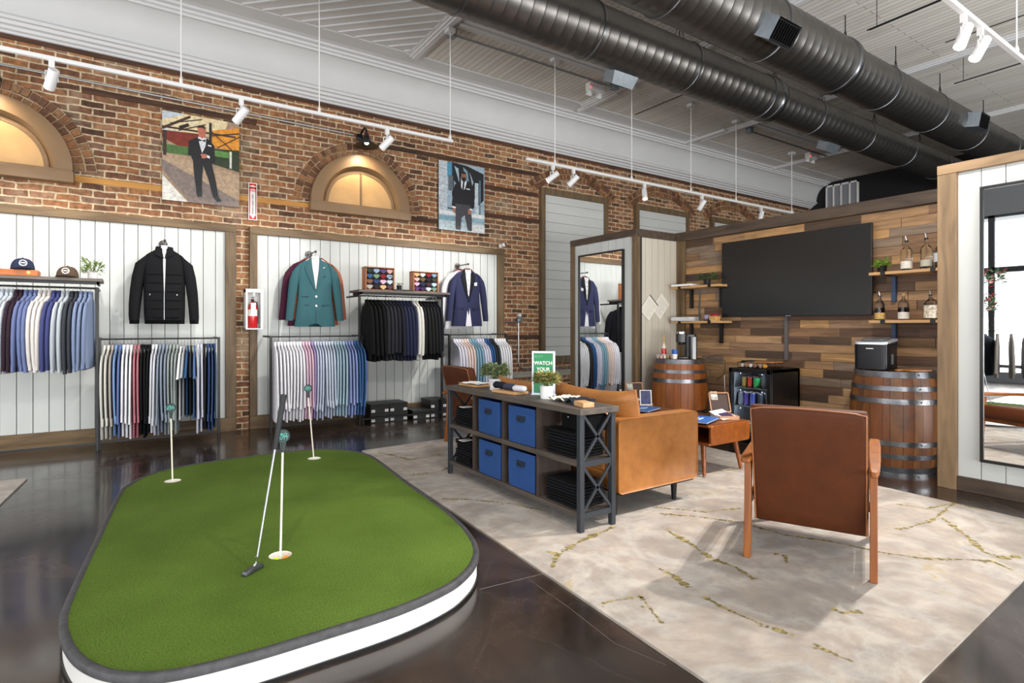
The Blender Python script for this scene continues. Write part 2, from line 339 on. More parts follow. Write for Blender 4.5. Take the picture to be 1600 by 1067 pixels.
# ceiling
MB().box(3.17, -5, 4.9, 14.7, 7.22, 5.0).build('ceiling', CEIL, kind='structure')
MB().box(-6, -5, 4.9, 3.17, 7.22, 5.0).build('ceiling.001', mat('painted_ceiling_smooth', '#d2d2d2', .5, var=.03, vs=3), kind='structure')
# cove and its mouldings (profile in y,z swept along x)
def sweep(name, prof, m, x0=-6, x1=14.6): return MB().loft([[(x0, y, z) for y, z in prof], [(x1, y, z) for y, z in prof]]).build(name, m, kind='structure', ang=25)
cv = [(7.64, 4.44)]+[(7.64-.26*(1-math.cos(t)), 4.44+.38*math.sin(t)) for t in [R(a) for a in range(10, 91, 10)]]
sweep('trim_4', cv+[(7.38, 4.9), (7.8, 4.95), (7.8, 4.44)], PLAST)
sweep('trim_5', [(7.8, 4.31), (7.76, 4.31), (7.76, 4.335), (7.72, 4.34), (7.715, 4.37), (7.67, 4.375), (7.655, 4.405), (7.62, 4.41), (7.615, 4.44), (7.64, 4.47), (7.8, 4.47)], TRIMW)
sweep('trim_6', [(7.42, 4.80), (7.39, 4.80), (7.385, 4.825), (7.35, 4.83), (7.345, 4.855), (7.29, 4.86), (7.285, 4.885), (7.22, 4.885), (7.18, 4.90), (7.18, 4.95), (7.42, 4.95)], TRIMW)
sweep('trim_7', [(7.24, 4.9), (7.24, 4.888), (6.98, 4.888), (6.97, 4.9)], PLAST)
tn = [8]
def trim(b, m, bevel=0, ang=38):
    o = b.build('trim_%d' % tn[0], m, kind='structure', bevel=bevel, ang=ang); tn[0] += 1; return o
# moulded ceiling beams every 3 m
for x in (-2.8, .17, 3.17, 6.15, 9.15, 12.15):
    b = MB(); pr = [(-.10, 4.9), (-.10, 4.885), (-.07, 4.88), (-.065, 4.865), (-.035, 4.865), (-.03, 4.85), (.03, 4.85), (.035, 4.865), (.065, 4.865), (.07, 4.88), (.10, 4.885), (.10, 4.9)]
    b.loft([[(x+u, -5, z) for u, z in pr], [(x+u, 7.02, z) for u, z in pr]]); trim(b, TRIMW, ang=20)
# diagonal ribs of the first bays
b = MB()
for x0 in [-5.6+.215*i for i in range(41)]:
    lo = -2.7 if x0 < -2.9 else (.07 if x0 >= .27 else -2.7)
    for (a, e) in ((-2.7, .07), (.27, 3.07)):
        if a <= x0 < e:
            L = min(e-x0, 11.5); b.bar((x0, 6.96, 4.896), (x0+L, 6.96-L, 4.896), .03, .022)
    # ribs that start on the left beam of each bay
for (a, e) in ((-2.7, .07), (.27, 3.07)):
    y = 6.96-.215
    while y > -1:
        L = e-a; b.bar((a, y, 4.896), (a+L, y-L, 4.896), .03, .022); y -= .215
trim(b, TRIMW)
# mouldings along x beside the conduit
for (a, e) in ((3.27, 6.05), (9.25, 12.05)):
    b = MB()
    for (y, h) in ((6.0, .02), (5.93, .035), (5.86, .02)): b.box(a, y-.02, 4.9-h, e, y+.02, 4.9)
    trim(b, TRIMW)
# ceiling gaps where planks are loose
b = MB()
for x, y0, y1 in ((7.15, 5.0, 6.85), (8.6, 2.0, 2.9), (6.3, .9, 1.5), (7.6, .5, 1.1), (10.2, 1.0, 2.2)): b.box(x, y0, 4.893, x+.018, y1, 4.902)
trim(b, GAP)
# ------------------------------------------------ wall trims: timbers, lunettes, arches
b = MB()
for (x0, x1, z) in ((-6, 14.4, 4.262), (-.42, 1.35, 3.845), (2.95, 5.9, 3.845), (3.45, 3.9, 2.85), (4.72, 5.82, 3.05), (4.72, 5.8, 3.50), (5.1, 5.83, 1.08)):
    b.box(x0, 7.785, z, x1, 7.81, z+(.05 if z > 4 else .065))
trim(b, TIMBER, .004)
trim(MB().box(-.50, 7.783, 2.865, 2.0, 7.81, 2.93), PINE, .003)
BRK_ISL = island_mat('arch_brick', [(0, '#6c4933'), (.2, '#8c6042'), (.4, '#a3724c'), (.6, '#775340'), (.8, '#997453'), (1, '#5c4434')], '', .9, 5)
MORT = mat('old_lime_mortar', '#c2ab8a', .95, var=.15, vs=20, bmp=.4)
def half(cx, cz, r, n=28, a0=0, a1=180): return [(cx+r*math.cos(R(a0+(a1-a0)*i/n)), cz+r*math.sin(R(a0+(a1-a0)*i/n))) for i in range(n+1)]
def arch_bricks(cx, cz, rings, a0=0, a1=180):
    mb = MB(); bb = MB()
    r_in, r_out = rings[0][0]-.006, rings[-1][1]+.008
    mb.loft([[(p[0], 7.79, p[1]) for p in half(cx, cz, r_in, 40, a0, a1)], [(p[0], 7.79, p[1]) for p in half(cx, cz, r_out, 40, a0, a1)]], caps=False, closed=False)
    trim(mb, MORT)
    for (ri, ro) in rings:
        n = int(R(a1-a0)*(ri+ro)/2/.076)
        for i in range(n):
            t0 = R(a0+(a1-a0)*(i+.07)/n); t1 = R(a0+(a1-a0)*(i+.93)/n); y = 7.772+rnd.uniform(-.006, .008); e = rnd.uniform(-.006, .006)
            q = [(cx+r*math.cos(t), cz+r*math.sin(t)) for r, t in ((ri, t0), (ro+e, t0), (ro+e, t1), (ri, t1))]
            bb.prism(q, y, 7.81, 'xz')
    trim(bb, BRK_ISL, .004)
def lunette(idx, cx, cz=2.96, r=.70, ri=.545):
    b = MB()   # face frame: half ring
    o, i_ = half(cx, cz, r), half(cx, cz, ri)
    b.loft([[(p[0], 7.69, p[1]) for p in i_], [(p[0], 7.69, p[1]) for p in o], [(p[0], 7.8, p[1]) for p in o]], caps=False, closed=False)
    b.loft([[(p[0], 7.69, p[1]) for p in i_], [(p[0], 7.775, cz+(p[1]-cz)*.93) for p in [(cx+(q[0]-cx)*.93, q[1]) for q in i_]]], caps=False, closed=False)
    w_ = b.build('window_%d' % idx, LUN, kind='structure')
    s = MB().box(cx-r-.01, 7.66, cz-.135, cx+r+.01, 7.8, cz-.02); s.box(cx-r, 7.68, cz-.02, cx+r, 7.8, cz+.002)
    s.build('window_sill', LUN, w_, bevel=.004)
    rp = ri*.94; p = MB().prism(half(cx, cz+.02, rp-.03), 7.775, 7.785, 'xz'); p.build('pane', PANE, w_)
    m = MB().box(cx-.012, 7.755, cz, cx+.012, 7.786, cz+rp-.02)
    m.loft([[(q[0], 7.765, q[1]) for q in half(cx, cz+.01, rp-.06)], [(q[0], 7.765, q[1]) for q in half(cx, cz+.01, rp-.02)], [(q[0], 7.785, q[1]) for q in half(cx, cz+.01, rp)]], caps=False, closed=False)
    m.build('muntin', LUN, w_)
    arch_bricks(cx, cz-.03, [(r+.012, r+.105), (r+.115, r+.20)], 4, 176)
lunette(1, -1.19); lunette(2, 2.70)
# shuttered tall openings further along the wall
SHUT = mat('grey_white_shutter_board', '#c9cbc8', .5, var=.04, vs=5, vscale=(.2, 1, 1))
def shutter(idx, x0, x1, z0=.66, z1=3.66):
    b = MB(); fw = .085
    b.box(x0, 7.72, z0, x0+fw, 7.82, z1).box(x1-fw, 7.72, z0, x1, 7.82, z1).box(x0+fw, 7.72, z1-.105, x1-fw, 7.82, z1).box(x0+fw, 7.72, z0, x1-fw, 7.82, z0+.12)
    w_ = b.build('window_%d' % idx, BROWNZ, kind='structure', bevel=.003)
    s = MB().box(x0+fw, 7.775, z0+.12, x1-fw, 7.785, z1-.105, 1); z = z0+.122
    while z < z1-.11:
        s.box(x0+fw+.002, 7.755, z, x1-fw-.002, 7.776, min(z+.160, z1-.107)); z += .165
    s.build('shutter', [SHUT, GAP], w_)
    cx = (x0+x1)/2; r = 1.35; cz = z1+.22-r; a = math.degrees(math.acos((x1-cx+.1)/r))
    arch_bricks(cx, cz, [(r+.012, r+.105), (r+.115, r+.21)], a, 180-a)
shutter(3, 5.826, 7.37); shutter(4, 8.11, 9.68); shutter(5, 10.42, 11.98)
trim(MB().box(5.02, 7.77, .50, 7.9, 7.80, .535).box(5.02, 7.74, .44, 7.9, 7.80, .50), mat('stone_ledge', '#a8a49a', .9, var=.1, vs=10), .004)
# ------------------------------------------------ board panels on the brick wall
def board_panel(name, label, x0, x1, ix0, ix1, z0=.0, z1=2.54, iz0=.165, iz1=2.45, rail=BROWN):
    t = thing(name, label, 'wall panel', ((x0+x1)/2, 7.8, 0)); M = Matrix.Translation((-(x0+x1)/2, -7.8, 0))
    MB(M).box(x0, 7.72, iz1, x1, 7.8, z1).build('top_rail', BROWN, t, .003); MB(M).box(x0, 7.72, z0, x1, 7.8, iz0).build('bottom_rail', BROWN, t, .003)
    MB(M).box(x0, 7.725, iz0, ix0, 7.8, iz1).build('stile', BROWNZ, t, .003); MB(M).box(ix1, 7.725, iz0, x1, 7.8, iz1).build('stile', BROWNZ, t, .003)
    b = MB(M); b.box(ix0, 7.775, iz0, ix1, 7.79, iz1, 1); x = ix0+.001; k = .1315
    while x < ix1-.01:
        b.box(x, 7.758, iz0+.001, min(x+k-.006, ix1), 7.776, iz1-.001); x += k
    b.build('boards', [BOARD, GAP], t, .0015)
board_panel('board_panel', 'long white board wall panel in a brown frame behind the black jacket', -5.0, 1.11, -4.9, .989)
board_panel('board_panel', 'white board wall panel in a brown frame behind the green blazer and suit rack', 1.263, 5.067, 1.352, 4.944)
# ------------------------------------------------ partition with the screen (reclaimed planks), closet box, mirror wall
WCOL = [(0, '#8a684a'), (.12, '#b8926a'), (.24, '#6a4d3a'), (.36, '#9c7a5c'), (.48, '#a5805a'), (.58, '#54402f'), (.66, '#8c7764'), (.76, '#bd9260'), (.86, '#775b46'), (.95, '#493a30')]
PLANK = island_mat('reclaimed_planks', WCOL, 'y', .6, 4)
MB().box(6.33, .9, 0, 6.45, 5.20, 2.45).build('wall_right', GAP, kind='structure')
b = MB(); z = .0; k = 0
while z < 2.445:
    h = .0905; y = 5.16+rnd.uniform(0, .3)
    while y > .9:
        L = rnd.choice((.32, .45, .6, .75)); y1 = min(y, 5.16); y0 = max(y-L, .9)
        if y1-y0 > .02: b.box(6.30+rnd.choice((0, .006, .010, .003)), y0+.0012, z+.001, 6.335, y1-.0012, min(z+h-.001, 2.449))
        y -= L
    z += h
trim(b, PLANK, .0012)
trim(MB().box(6.27, .9, 2.45, 6.50, 5.26, 2.575), DKTRIM, .004)
trim(MB().box(6.26, 5.09, 0, 6.34, 5.16, 2.45), BROWNZ, .003)
# closet box: face A on x=5.41, face B on y=5.16
def vboards(M, w_, z0, z1, k, y=.0, depth=.02):
    b = MB(M); b.box(0, .016, z0, w_, .03, z1, 1); x = .001
    while x < w_-.004: b.box(x, 0, z0, min(x+k-.005, w_), .018, z1); x += k
    return b
MA = Matrix.Translation((5.41, 6.47, 0)) @ Matrix.Rotation(R(-90), 4, 'Z')   # local x runs towards -y, local -y faces the room (-x)
w1 = vboards(MA @ Matrix.Translation((.06, .02, 0)), 1.31-.06, .1, 2.46, .145); w1.box(.0, .03, 0, 1.25, .09, 2.46, 1); w1.build('wall_closet', [BOARD, GAP], kind='structure')
b = MB(MA); b.box(0, 0, 0, .09, .07, 2.46).box(1.245, -.003, 0, 1.308, .07, 2.459); trim(b, BROWNZ, .003)
b = MB(MA); b.box(0, -.003, 2.46, 1.31, .10, 2.55).box(.09, -.002, 0, 1.245, .05, .1); trim(b, DKTRIM, .003)
MBt = Matrix.Translation((5.41, 5.16, 0))
w2 = vboards(MBt @ Matrix.Translation((.075, .02, 0)), .76, .1, 2.45, .122); w2.box(-.0, .03, 0, .8, .06, 2.45, 1)
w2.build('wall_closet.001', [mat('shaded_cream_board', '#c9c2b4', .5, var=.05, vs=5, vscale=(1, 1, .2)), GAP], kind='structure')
b = MB(MBt); b.box(.002, -.004, 0, .075, .05, 2.45).box(.80, -.004, 0, .90, .06, 2.45); trim(b, BROWNZ, .003)
b = MB(MBt); b.box(0.0, -.006, 2.45, .90, .09, 2.55).box(.075, -.002, 0, .80, .05, .1); trim(b, DKTRIM, .003)
# mirror wall at right
w3 = vboards(Matrix.Translation((5.41, 1.745, 0)) @ Matrix.Rotation(R(-90), 4, 'Z') @ Matrix.Translation((0, .02, 0)), 3.2, .11, 2.495, .148); w3.box(0, .03, 0, 3.2, .12, 2.495, 1)
w3.build('wall_mirror', [BOARD, GAP], kind='structure')
trim(MB().box(5.39, 1.745, 0, 5.55, 1.872, 2.495), CEDAR, .003); trim(MB().box(5.385, -1.5, 2.495, 5.56, 1.872, 2.57), CEDARY, .003); trim(MB().box(5.395, -1.5, 0, 5.44, 1.745, .11), DKTRIM, .003)
# storefront wall behind the camera (seen in the mirror)
MB().box(-6.1, -5, 0, -6.0, 8, .35).box(-6.1, -5, 3.9, -6, 8, 4.9).box(-6.1, 7.0, .35, -6, 8, 3.9).box(-6.1, -5, .35, -6, -4.2, 3.9).build('wall_front', mat('storefront_grey', '#6a6c70', .6), kind='structure')
DKM = mat('dark_mullion', '#26282c', .5)
for i in range(5):
    y0 = -4.2+i*2.24
    b = MB().box(-6.06, y0, .35, -6.0, y0+.06, 3.9).box(-6.06, y0+2.18, .35, -6.0, y0+2.24, 3.9).box(-6.06, y0, 2.55, -6.0, y0+2.24, 2.68).box(-6.06, y0, .35, -6, y0+2.24, .41).box(-6.06, y0, 3.84, -6, y0+2.24, 3.9)
    b.build('window_%d' % (6+i), DKM, kind='structure')
# ------------------------------------------------ spiral ducts
def duct(label, y, z, segs, rods):
    t = thing('spiral_duct', label, 'duct', (6, y, z)); M = Matrix.Translation((-6, -y, -z))
    rg = MB(M)
    for (x0, x1, r) in segs:
        b = MB(M); pr = []; x = x0
        while x < x1-.02:
            pr += [(r, x), (r, x+.105), (r+.0025, x+.112), (r+.0025, x+.120), (r, x+.127)]; x += .13
        b.lathe(pr+[(r, x1)], 40, (0, y, z), axis='x'); b.build('duct_run', DUCT, t, ang=60)
    for i in range(len(segs)-1):
        r0, r1, x = segs[i][2], segs[i+1][2], segs[i][1]
        rg.lathe([(r0+.004, x-.09), (r0+.012, x-.085), (r0+.012, x-.01), (r1+.012, x+.05), (r1+.012, x+.06)], 40, (0, y, z), axis='x')
    rg.build('coupling_band', DUCTR, t, ang=60)
    for (x0, x1, r) in segs:
        x = x0+1.0
        while x < x1-.1:
            MB(M).lathe([(r+.006, x), (r+.012, x+.003), (r+.012, x+.022), (r+.006, x+.025)], 40, (0, y, z), axis='x').build('clamp_ring', DUCTR, t, ang=60); x += 1.45
    for x in rods:
        r = segs[0][2] if x < segs[0][1] else segs[1][2]
        h = MB(M).tube([(x, y, z+r), (x, y, 4.9)], .006, 6); h.box(x-.03, y-.02, z+r, x+.03, y+.02, z+r+.03)
        h.tube([(x, y, z+r+.22), (x-.1, y, z+r+.02)], .004, 5).tube([(x, y, z+r+.22), (x+.1, y, z+r+.02)], .004, 5); h.build('hanger_rod', BLACK, t)
    return t, M
def register(t, M, x, y, z, r, ang, w_=.34, h_=.2, d_=.14):
    Q = M @ Matrix.Translation((x, y, z)) @ Matrix.Rotation(R(ang), 4, 'X') @ Matrix.Translation((0, 0, -r))
    b = MB(Q); b.loft([[(-w_/2-.03, -h_/2, .03), (w_/2+.03, -h_/2, .03), (w_/2+.03, h_/2, .03), (-w_/2-.03, h_/2, .03)], [(-w_/2, -h_/2, -d_), (w_/2, -h_/2, -d_), (w_/2, h_/2, -d_), (-w_/2, h_/2, -d_)]], caps=False)
    for k in range(9): b.bar((-w_/2+.03+k*(w_-.06)/8, -h_/2+.02, -d_+.01), (-w_/2+.03+k*(w_-.06)/8, h_/2-.02, -d_+.01), .004, .03, 1)
    b.box(-w_/2+.01, -h_/2+.01, -d_+.03, w_/2-.01, h_/2-.01, -d_+.035, 1)
    b.build('air_register', [GALV, BLACK], t)
t, M = duct('grey spiral air duct nearer the brick wall, hanging below the ceiling', 4.29, 4.25, [(-3, 6.95, .268), (6.95, 14.5, .238)], (5.2, 7.1, 8.3, 9.9, 11.6))
register(t, M, 4.42, 4.29, 4.25, .268, 30, .30, .16, .12); register(t, M, 8.75, 4.29, 4.25, .238, 30, .30, .16, .12)
t, M = duct('grey spiral air duct nearer the shop middle, over the leather armchair', 3.30, 4.25, [(-3, 6.7, .295), (6.7, 14.5, .262)], (5.6, 6.9, 8.2, 9.6, 11.3))
register(t, M, 5.05, 3.30, 4.25, .295, -55, .36); register(t, M, 10.0, 3.30, 4.25, .262, -80)
# threaded strut across the ducts
for i, (x, y0, y1) in enumerate(((6.75, 1.4, 3.0), (9.2, 1.2, 3.0), (8.75, 3.6, 4.0))):
    o = MB().tube([(x, y0, 4.58), (x, y1, 4.55)], .008, 6).tube([(x+.06, y0, 4.60), (x+.06, y1, 4.57)], .006, 6).tube([(x, y0+.1, 4.58), (x, y0+.1, 4.9)], .004, 5).tube([(x, y1-.1, 4.55), (x, y1-.1, 4.9)], .004, 5).build('pipe_run', BLACK)
    tag(o, ['thin dark pipe run crossing above the middle duct by the near coupling', 'thin dark pipe run reaching the middle duct farther toward the black wall', 'short dark pipe run between the two spiral ducts'][i], 'pipe')
# ------------------------------------------------ track lighting
LAMP = mat('lit_lamp_lens', '#fff3dc', .3, emit=18); LAMPW = mat('dim_lamp_lens', '#d9d2c4', .3, emit=.6)
def track(label, x0, x1, y, z, stems):
    t = thing('light_track', label, 'track light rail', (x0, y, z), group=None)
    MB().box(0, -.018, -.017, x1-x0, .018, .017).build('rail', WHITE, t, .002)
    for sx, tz in stems:
        b = MB().tube([(sx-x0, 0, .0), (sx-x0, 0, tz-z)], .006, 6).lathe([(.012, .012), (.016, .02), (.016, .05), (.006, .08)], 10, (sx-x0, 0, 0)); b.build('stem', WHITE, t)
        MB().box(sx-x0-.05, -.05, tz-z-.03, sx-x0+.05, .05, tz-z+.02).build('canopy', TRIMW, t, .006)
    return t
track('white light track on thin stems along the left brick wall', -3.2, 3.2, 6, 3.49, [(-1.5, 4.87), (.403, 4.87), (1.644, 4.87), (3.17, 4.8)])
track('white light track on thin stems leading toward the shuttered openings', 4.28, 10.55, 6, 3.46, [(4.75, 4.87), (6.2, 4.85), (7.55, 4.87), (8.75, 4.85), (10.5, 4.6)])
track('white light track high at right above the leather armchair', 3.4, 8.2, 1.53, 3.49, [(3.7, 4.88), (5.98, 4.88)])
def head(label, x, y, z, to, lit, power, name='track_spotlight'):
    t = thing(name, label, 'spotlight', (x, y, z)); b = MB().box(-.02, -.017, -.06, .02, .017, 0).tube([(0, 0, -.06), (0, 0, -.10)], .008, 6); b.box(-.045, -.006, -.17, -.04, .006, -.09).box(.04, -.006, -.17, .045, .006, -.09).box(-.045, -.006, -.095, .045, .006, -.088)
    b.build('yoke', WHITE, t)
    d = (Vector(to)-Vector((x, y, z-.15))).normalized(); q = d.to_track_quat('-Z', 'Y').to_matrix().to_4x4(); Q = Matrix.Translation((0, 0, -.15)) @ q
    MB(Q).lathe([(.034, .085), (.038, .08), (.040, -.09), (.036, -.095), (.033, -.085), (.033, -.07)], 20).build('lamp_body', WHITE, t)
    MB(Q).lathe([(.0325, -.079), (.0325, -.074)], 20).build('lens', LAMP if lit else LAMPW, t)
    if power: p = Vector((x, y, z-.15))+d*.12; spot('spot_lamp_or_fill', p, to, power, 68)
W_ = 7.6
P1 = 120
head('white track spotlight farthest left, aimed at the brick beside the first arch', -.52, 6, 3.475, (-1.1, W_, 1.7), 0, P1)
head('white track spotlight above the poster of the man in a tuxedo under a pergola', .905, 6, 3.475, (-.35, W_, 1.5), 0, P1)
head('white track spotlight just right of the black barn lamp', 2.383, 6, 3.475, (.9, W_, 1.4), 0, P1*1.3)
head('blazing track spotlight at the left end of the far track', 4.717, 6, 3.445, (2.5, W_, 1.2), 1, P1*1.5)
head('white track spotlight tilted beside the blazing one on the far track', 5.074, 6, 3.445, (3.9, W_, 1.5), 0, P1*1.2)
head('small lit track spotlight above the second shuttered opening', 6.473, 6, 3.445, (6.0, 5.2, 1.0), 1, 30)
head('white unlit track spotlight midway along the far track', 7.83, 6, 3.445, (7.7, 7.2, 1.8), 0, 0)
head('white track spotlight at the far end above the plank partition', 9.5, 6, 3.445, (9.3, 6.3, 1.8), 1, 20)
head('blazing ceiling spotlight upper right, left one of the pair', 4.86, 1.53, 3.475, (3.7, 1.9, .9), 1, 330)
head('blazing ceiling spotlight upper right, right one of the pair', 5.18, 1.53, 3.475, (3.6, 2.4, .4), 1, 260)
# added spots without fixtures, outside the frame, fill the lounge and the left floor
for x, to in ((3.9, (6.2, 3.6, 1.6)), (3.6, (3.2, 3.6, 0)), (3.7, (6.2, 2.4, 1.2))): spot('spot_lamp_or_fill', (x, 1.4, 3.3), to, 90, 75)
for x, y, to in ((0.0, 1.4, (0.6, 3.6, 0)), (1.5, 1.4, (1.4, 4.4, 0)), (-2.0, 1.4, (-1.5, 5.2, 0))): spot('spot_lamp_or_fill', (x, y, 3.3), to, 110, 85)
# conduits, boxes, emergency light on the ceiling
o = MB().tube([(3.24, 6.12, 4.83), (5.9, 6.12, 4.83)], .014, 8).build('conduit', STEEL); tag(o, 'steel conduit under the ceiling between the first two white beams', 'conduit')
o = MB().tube([(9.35, 6.12, 4.83), (12.0, 6.12, 4.83)], .014, 8).build('conduit', STEEL); tag(o, 'steel conduit under the ceiling above the far plank partition', 'conduit')
for i, (x, y, l) in enumerate(((3.24, 6.1, 'grey junction box where the near ceiling conduit begins'), (5.95, 6.1, 'grey junction box where the near ceiling conduit ends'), (9.3, 6.1, 'grey junction box beginning the far ceiling conduit'))):
    o = MB().box(x-.05, y-.05, 4.78, x+.05, y+.05, 4.88).build('junction_box', GALV, bevel=.004); tag(o, l, 'electrical box')
for i, (x, l) in enumerate(((5.75, 'white twin-head emergency light with red lamp above the near track gap'), (11.75, 'white twin-head emergency light with red lamp near the black back wall'))):
    t = thing('emergency_light', l, 'emergency light', (x, 6.3, 4.78)); MB().box(-.15, -.05, -.02, .15, .05, .1).build('housing', WHITE, t, .01)
    for s in (-.1, .1): MB(Matrix.Rotation(R(25), 4, 'X')).lathe([(.02, 0), (.05, -.05), (.05, -.08)], 14, (s, 0, 0)).build('lamp_head', WHITE, t)
    MB().ball((-.13, -.055, .02), .012).build('indicator', mat('red_indicator', '#ff2a1a', .4, emit=4), t)
for i, (x, y, z) in enumerate(((6.2, 6.3, 4.86), (9.0, 6.4, 4.86), (12.1, 6.6, 4.86))):
    o = MB().box(x-.03, y, z-.02, x+.03, y+.9, z+.03).build('ceiling_strip', TRIMW, bevel=.004); tag(o, ['slim white ceiling batten above the near end of the far track', 'slim white ceiling batten midway along the far track', 'slim white ceiling batten nearest the black back wall'][i], 'batten')
t = thing('wall_vent', 'white louvred vent grille on the black back wall', 'vent', (14.5, 7.0, 4.5))
b = MB().box(-.05, -.38, -.3, 0, .38, -.26).box(-.05, -.38, .26, 0, .38, .3)
for y in (-.38, -.2, 0, .18, .35): b.box(-.05, y, -.3, 0, y+.03, .3)
b.build('frame', WHITE, t); b = MB()
for k in range(22): b.box(-.035, -.36, -.25+k*.0235, -.02, .36, -.238+k*.0235)
b.box(-.01, -.36, -.26, 0, .36, .26); b.build('louvres', mat('vent_grey', '#9a9ea4', .5), t)
# ================================================================= GARMENTS ON RAILS
def ring(z, w, t, n=18, cy=0, cx=0, fold=0, ph=0, ex=.8):
    out = []
    for k in range(n):
        a = 2*math.pi*k/n; c, s_ = math.cos(a), math.sin(a)
        y = math.copysign(abs(c)**ex, c)*w; x = math.copysign(abs(s_)**ex, s_)*t
        x += fold*(math.sin(22*y+ph+1.5*z)+.5*math.sin(47*y+2*ph)); out.append((x+cx, y+cy, z))
    return out
SPEC = dict(  # body profile (z, half width), hem, sleeve path (y,z), sleeve radii(y,x), thick
    shirt=dict(b=[(-.075, .045), (-.085, .075), (-.105, .13), (-.13, .185), (-.155, .212), (-.21, .222), (-.33, .232), (-.48, .242), (-.62, .25), (-.76, .255), (-.86, .235)], th=.016,
               s=[(.19, -.145), (.235, -.20), (.262, -.30), (.275, -.44), (.275, -.58), (.268, -.70), (.266, -.745)], sr=[.042, .05, .054, .052, .047, .043, .04], st=[.012, .016, .018, .018, .017, .016, .015], cuff=1),
    sweater=dict(b=[(-.06, .05), (-.085, .085), (-.11, .14), (-.14, .19), (-.165, .22), (-.23, .235), (-.38, .245), (-.52, .25), (-.66, .25), (-.72, .235), (-.755, .232)], th=.022,
                 s=[(.19, -.15), (.245, -.21), (.28, -.32), (.295, -.46), (.295, -.60), (.285, -.72), (.283, -.765)], sr=[.05, .06, .065, .062, .056, .046, .04], st=[.016, .021, .025, .026, .025, .022, .018], cuff=1),
    tee=dict(b=[(-.08, .05), (-.09, .08), (-.11, .14), (-.135, .19), (-.16, .215), (-.22, .225), (-.36, .235), (-.52, .24), (-.68, .245), (-.78, .25)], th=.014,
             s=[(.19, -.15), (.24, -.21), (.275, -.29), (.295, -.37), (.30, -.40)], sr=[.045, .06, .068, .07, .07], st=[.014, .018, .022, .024, .024], cuff=0),
    suit=dict(b=[(-.065, .05), (-.085, .10), (-.105, .16), (-.125, .205), (-.15, .228), (-.22, .235), (-.36, .232), (-.50, .24), (-.65, .262), (-.80, .285)], th=.024,
              s=[(.205, -.135), (.255, -.20), (.288, -.31), (.31, -.45), (.325, -.58), (.335, -.70), (.336, -.725)], sr=[.05, .06, .064, .062, .057, .052, .05], st=[.018, .025, .028, .028, .027, .025, .024], cuff=0))
GM = {}
def gmesh(kind, v):
    if (kind, v) in GM: return GM[kind, v]
    sp = SPEC[kind]; ph = v*1.9; r_ = random.Random(v*31+len(kind)); out = {}
    dum = mat('garment_slot', '#888888')
    b = MB(); R_ = []
    for i, (z, w_) in enumerate(sp['b']):
        dep = max(0, (-z-.15)/.6); R_.append(ring(z+(r_.uniform(-.012, .012) if i == len(sp['b'])-1 else 0), w_, sp['th']*(1+.5*dep), 22, fold=.0035*min(1, dep*2), ph=ph))
    b.loft(R_); out['body'] = b.mesh('body', dum, 60)
    for side, nm in ((-1, 'sleeve'), (1, 'sleeve_far')):
        b = MB(); R_ = []; sw = (.022, -.016, .008, -.024)[v % 4]+r_.uniform(-.008, .008); L = len(sp['s']); lz = r_.uniform(-.03, .03)
        for i, ((y, z), ry, rx) in enumerate(zip(sp['s'], sp['sr'], sp['st'])):
            q = i/(L-1); cx = sw*q*q; z += lz*q
            if sp['cuff'] and i == L-1: ry *= .92
            R_.append([(p[0], p[1], p[2]+(.0 if i else .02*(1-abs(p[1]-side*y)/ry))) for p in ring(z, ry, rx, 14, side*y, cx, .002*min(1, i/3), ph+side)])
        b.loft(R_)
        if sp['cuff']:
            (y, z), ry, rx = sp['s'][-1], sp['sr'][-1], sp['st'][-1]; z += lz
            b.loft([ring(z+.055, ry*1.05, rx*1.12, 14, side*y, sw), ring(z+.045, ry*1.08, rx*1.16, 14, side*y, sw), ring(z-.012, ry*1.02, rx*1.1, 14, side*y, sw)])
        out[nm] = b.mesh('sleeve', dum, 60)
    b = MB()
    if kind in ('shirt', 'sweater', 'suit'):
        h = {'shirt': .035, 'sweater': .045, 'suit': .03}[kind]; z0 = sp['b'][0][0]
        b.loft([ring(z0-.018, .085, .022, 16), ring(z0+.012, .062, .027, 16), ring(z0+h*.7, .050, .026, 16), ring(z0+h*.55, .048, .020, 16)], caps=True)
    else: b.loft([ring(-.088, .075, .019, 14), ring(-.074, .058, .02, 14)])
    out['collar'] = b.mesh('collar', dum, 60)
    GM[kind, v] = out; return out
b = MB().tube([(0, .0150, -.006), (0, .0168, .003), (0, .0125, .0115), (0, 0, .0152), (0, -.0125, .0115), (0, -.0170, .002), (0, -.0150, -.009), (0, -.006, -.021), (0, 0, -.032), (0, 0, -.062)], .0020, 5)
HOOKM = b.mesh('hook', CHROME)
b = MB(); b.loft([ring(z, .012, .006, 8, y) for z, y in ()] or [[(x, y, z) for x, z in ((-.007, zz-.012), (.007, zz-.012), (.007, zz+.010), (-.007, zz+.010))] for y, zz in ((-.19, -.178), (-.12, -.140), (-.03, -.078), (.03, -.078), (.12, -.140), (.19, -.178))])
HANGM = b.mesh('hanger', mat('garment_slot', '#888888'), 30)
NAMES = {'shirt': ('dress_shirt', 'shirt', 'shirt'), 'sweater': ('quarter_zip_sweater', 'sweater', 'sweater'), 'tee': ('t_shirt', 't-shirt', 'short-sleeved shirt'), 'suit': ('suit_jacket', 'jacket', 'suit jacket')}
